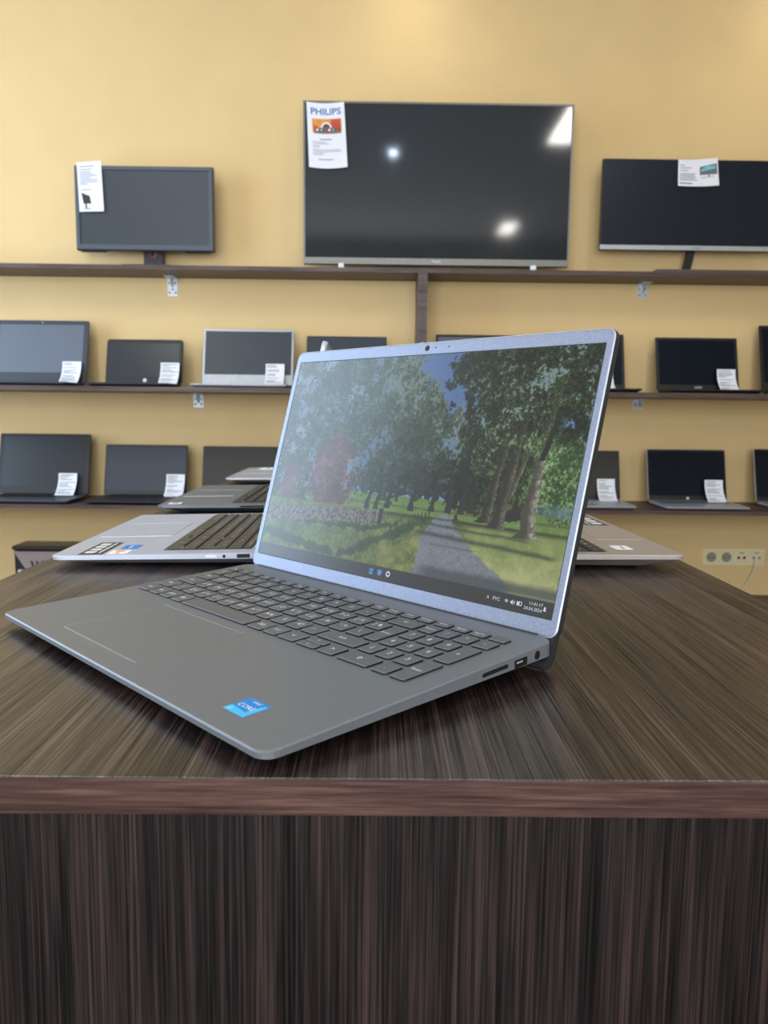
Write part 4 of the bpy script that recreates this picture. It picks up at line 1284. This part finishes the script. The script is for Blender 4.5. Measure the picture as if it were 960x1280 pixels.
sheet('information_sheet', 'white sheet with big blue lettering and an orange picture on the television corner', [(383, 127), (430, 127), (434.5, 209), (386.5, 209)], 3.553, art_tv, 0.007)
sheet('information_sheet', 'tall white sheet with a small monitor picture on the left monitor', [(95.5, 203), (126, 201), (130.5, 264.5), (100, 265)], 3.571, art_left, 0.0)
sheet('information_sheet', 'wide white sheet on the top edge of the wide right monitor', [(848, 199.5), (897, 197), (898.5, 232), (847, 232.5)], 3.573, art_right, 0.004)

# ------------------------------------------------------------------ sockets, cable, printer
def sockets():
    a, b_ = at(877, 684, YB), at(955.5, 708, YB)
    cx, cz = (a.x + b_.x) / 2, (a.z + b_.z) / 2
    t = empty('wall_sockets', (cx, YB, cz), 0, 'row of four cream wall sockets low on the right', 'wall socket')
    Fm = rot_front(0, 0, 0)
    w, h = 0.148, 0.042
    MB().plate(-w, -h, w, h, 0, 0.009, 0.006, 0.002, M=Fm).build('surround', M['cream'], t)
    for i in range(4):
        x = -w + 0.006 + 0.034 + i * 0.0713
        p = MB()
        p.plate(x - 0.030, -0.032, x + 0.030, 0.032, 0.009, 0.012, 0.003, 0.001, 0, M=Fm)
        if i < 2:
            p.loft([[(x + rr * math.cos(2 * math.pi * j / 24), rr * math.sin(2 * math.pi * j / 24), zz) for j in range(24)] for rr, zz in ((0.0235, 0.012), (0.0225, 0.0135), (0.0195, 0.0135), (0.0185, 0.0122))], 1, True, False, Fm)
            p.disc((x, 0), 0.0188, 0.01225, 24, 1, Fm)
            for q in (-1, 1):
                p.disc((x + q * 0.0085, 0), 0.003, 0.0126, 12, 2, Fm)
        else:
            p.plate(x - 0.024, -0.016, x + 0.024, 0.012, 0.012, 0.0130, 0.003, 0.0005, 0, M=Fm)
            for q in (-1, 1):
                p.plate(x + q * 0.013 - 0.006, -0.008, x + q * 0.013 + 0.006, 0.004, 0.0130, 0.0134, 0.001, 0.0001, 2 if not (i == 3 and q == 1) else 1, M=Fm)
            p.plate(x - 0.010, 0.018, x + 0.010, 0.024, 0.012, 0.0124, 0.001, 0.0001, 1, M=Fm)
        p.build('socket', [M['cream'], M['socket_grey'], M['port']], t)
    x = cx - w + 0.040 + 3 * 0.0713 - 0.013
    c = MB()
    p0 = Vector((x, YB - 0.022, cz - 0.006))
    p3 = at(929, 747, YB - 0.012)
    p3 = Vector((p3.x, YB - 0.006, Z4 + 0.004))
    pts = []
    for i in range(21):
        s = i / 20
        a1, a2 = p0 + Vector((0.006, -0.012, -0.09)), p3 + Vector((0.012, -0.006, 0.10))
        pts.append(p0 * (1 - s) ** 3 + 3 * a1 * s * (1 - s) ** 2 + 3 * a2 * s * s * (1 - s) + p3 * s ** 3)
    cb = empty('network_cable', (x, YB, Z4), 0, 'thin pale cable hanging from the rightmost wall socket', 'cable')
    off = Matrix.Translation((-x, -YB, -Z4))
    c.tube(pts, 0.0032, 8)
    c.build('cord', M['cable'], cb, off)
    MB().box((x - 0.0055, YB - 0.030, cz - 0.010), (x + 0.0055, YB - 0.0134, cz - 0.001), bev=0.0015).build('plug', M['cable'], cb, off)


sockets()


def printer():
    p = at(14, 677, 3.54)
    x0, z1 = p.x, at(14, 676, 3.68).z
    w, d = 0.46, 0.15
    t = empty('printer', (x0 + w / 2, 3.55, Z4), 0, 'black printer with a grey output tray on the low shelf at left', 'printer')
    H = z1 - Z4
    yf = -0.012
    a = MB()
    a.box((-w / 2, yf + 0.02, 0), (w / 2, yf + d, H - 0.0205), bev=0.012)
    a.build('body', M['printer'], t)
    MB().box((-w / 2, yf, H - 0.020), (w / 2, yf + d, H), bev=0.008).build('scanner_lid', M['printer'], t)
    for x, l in ((-0.16, 0.075), (-0.055, 0.04), (0.05, 0.05)):
        c = MB().box((x, yf + d - 0.045, H - 0.001), (x + l, yf + d - 0.02, H + 0.0008))
        c.build('control_label', M['socket_grey'], t)
    g = MB()
    g.add([(-w / 2 + 0.006, yf + 0.005, H - 0.026), (w / 2 - 0.006, yf + 0.005, H - 0.026), (w / 2 - 0.07, yf - 0.012, H - 0.110), (-w / 2 + 0.07, yf - 0.012, H - 0.110),
           (-w / 2 + 0.006, yf + 0.03, H - 0.026), (w / 2 - 0.006, yf + 0.03, H - 0.026), (w / 2 - 0.07, yf + 0.03, H - 0.110), (-w / 2 + 0.07, yf + 0.03, H - 0.110)],
          [(3, 2, 1, 0), (4, 5, 6, 7), (0, 1, 5, 4), (7, 6, 2, 3), (0, 4, 7, 3), (1, 2, 6, 5)])
    g.build('output_tray', M['printer_tray'], t)
    v = MB()
    for i in range(12):
        x = -w / 2 + 0.085 + i * 0.024
        v.add([(x, yf - 0.0075, H - 0.066), (x + 0.010, yf - 0.0075, H - 0.066), (x + 0.022, yf - 0.0125, H - 0.098), (x + 0.012, yf - 0.0125, H - 0.098)], [(3, 2, 1, 0)])
    v.build('vent_slots', M['soft_black'], t)
    MB().lathe([(0.016, 0), (0.016, 0.075), (0.012, 0.08)], 20, M=Matrix.Translation((-w / 2 + 0.035, yf + 0.012, 0.04))).build('knob', M['silver'], t)


printer()
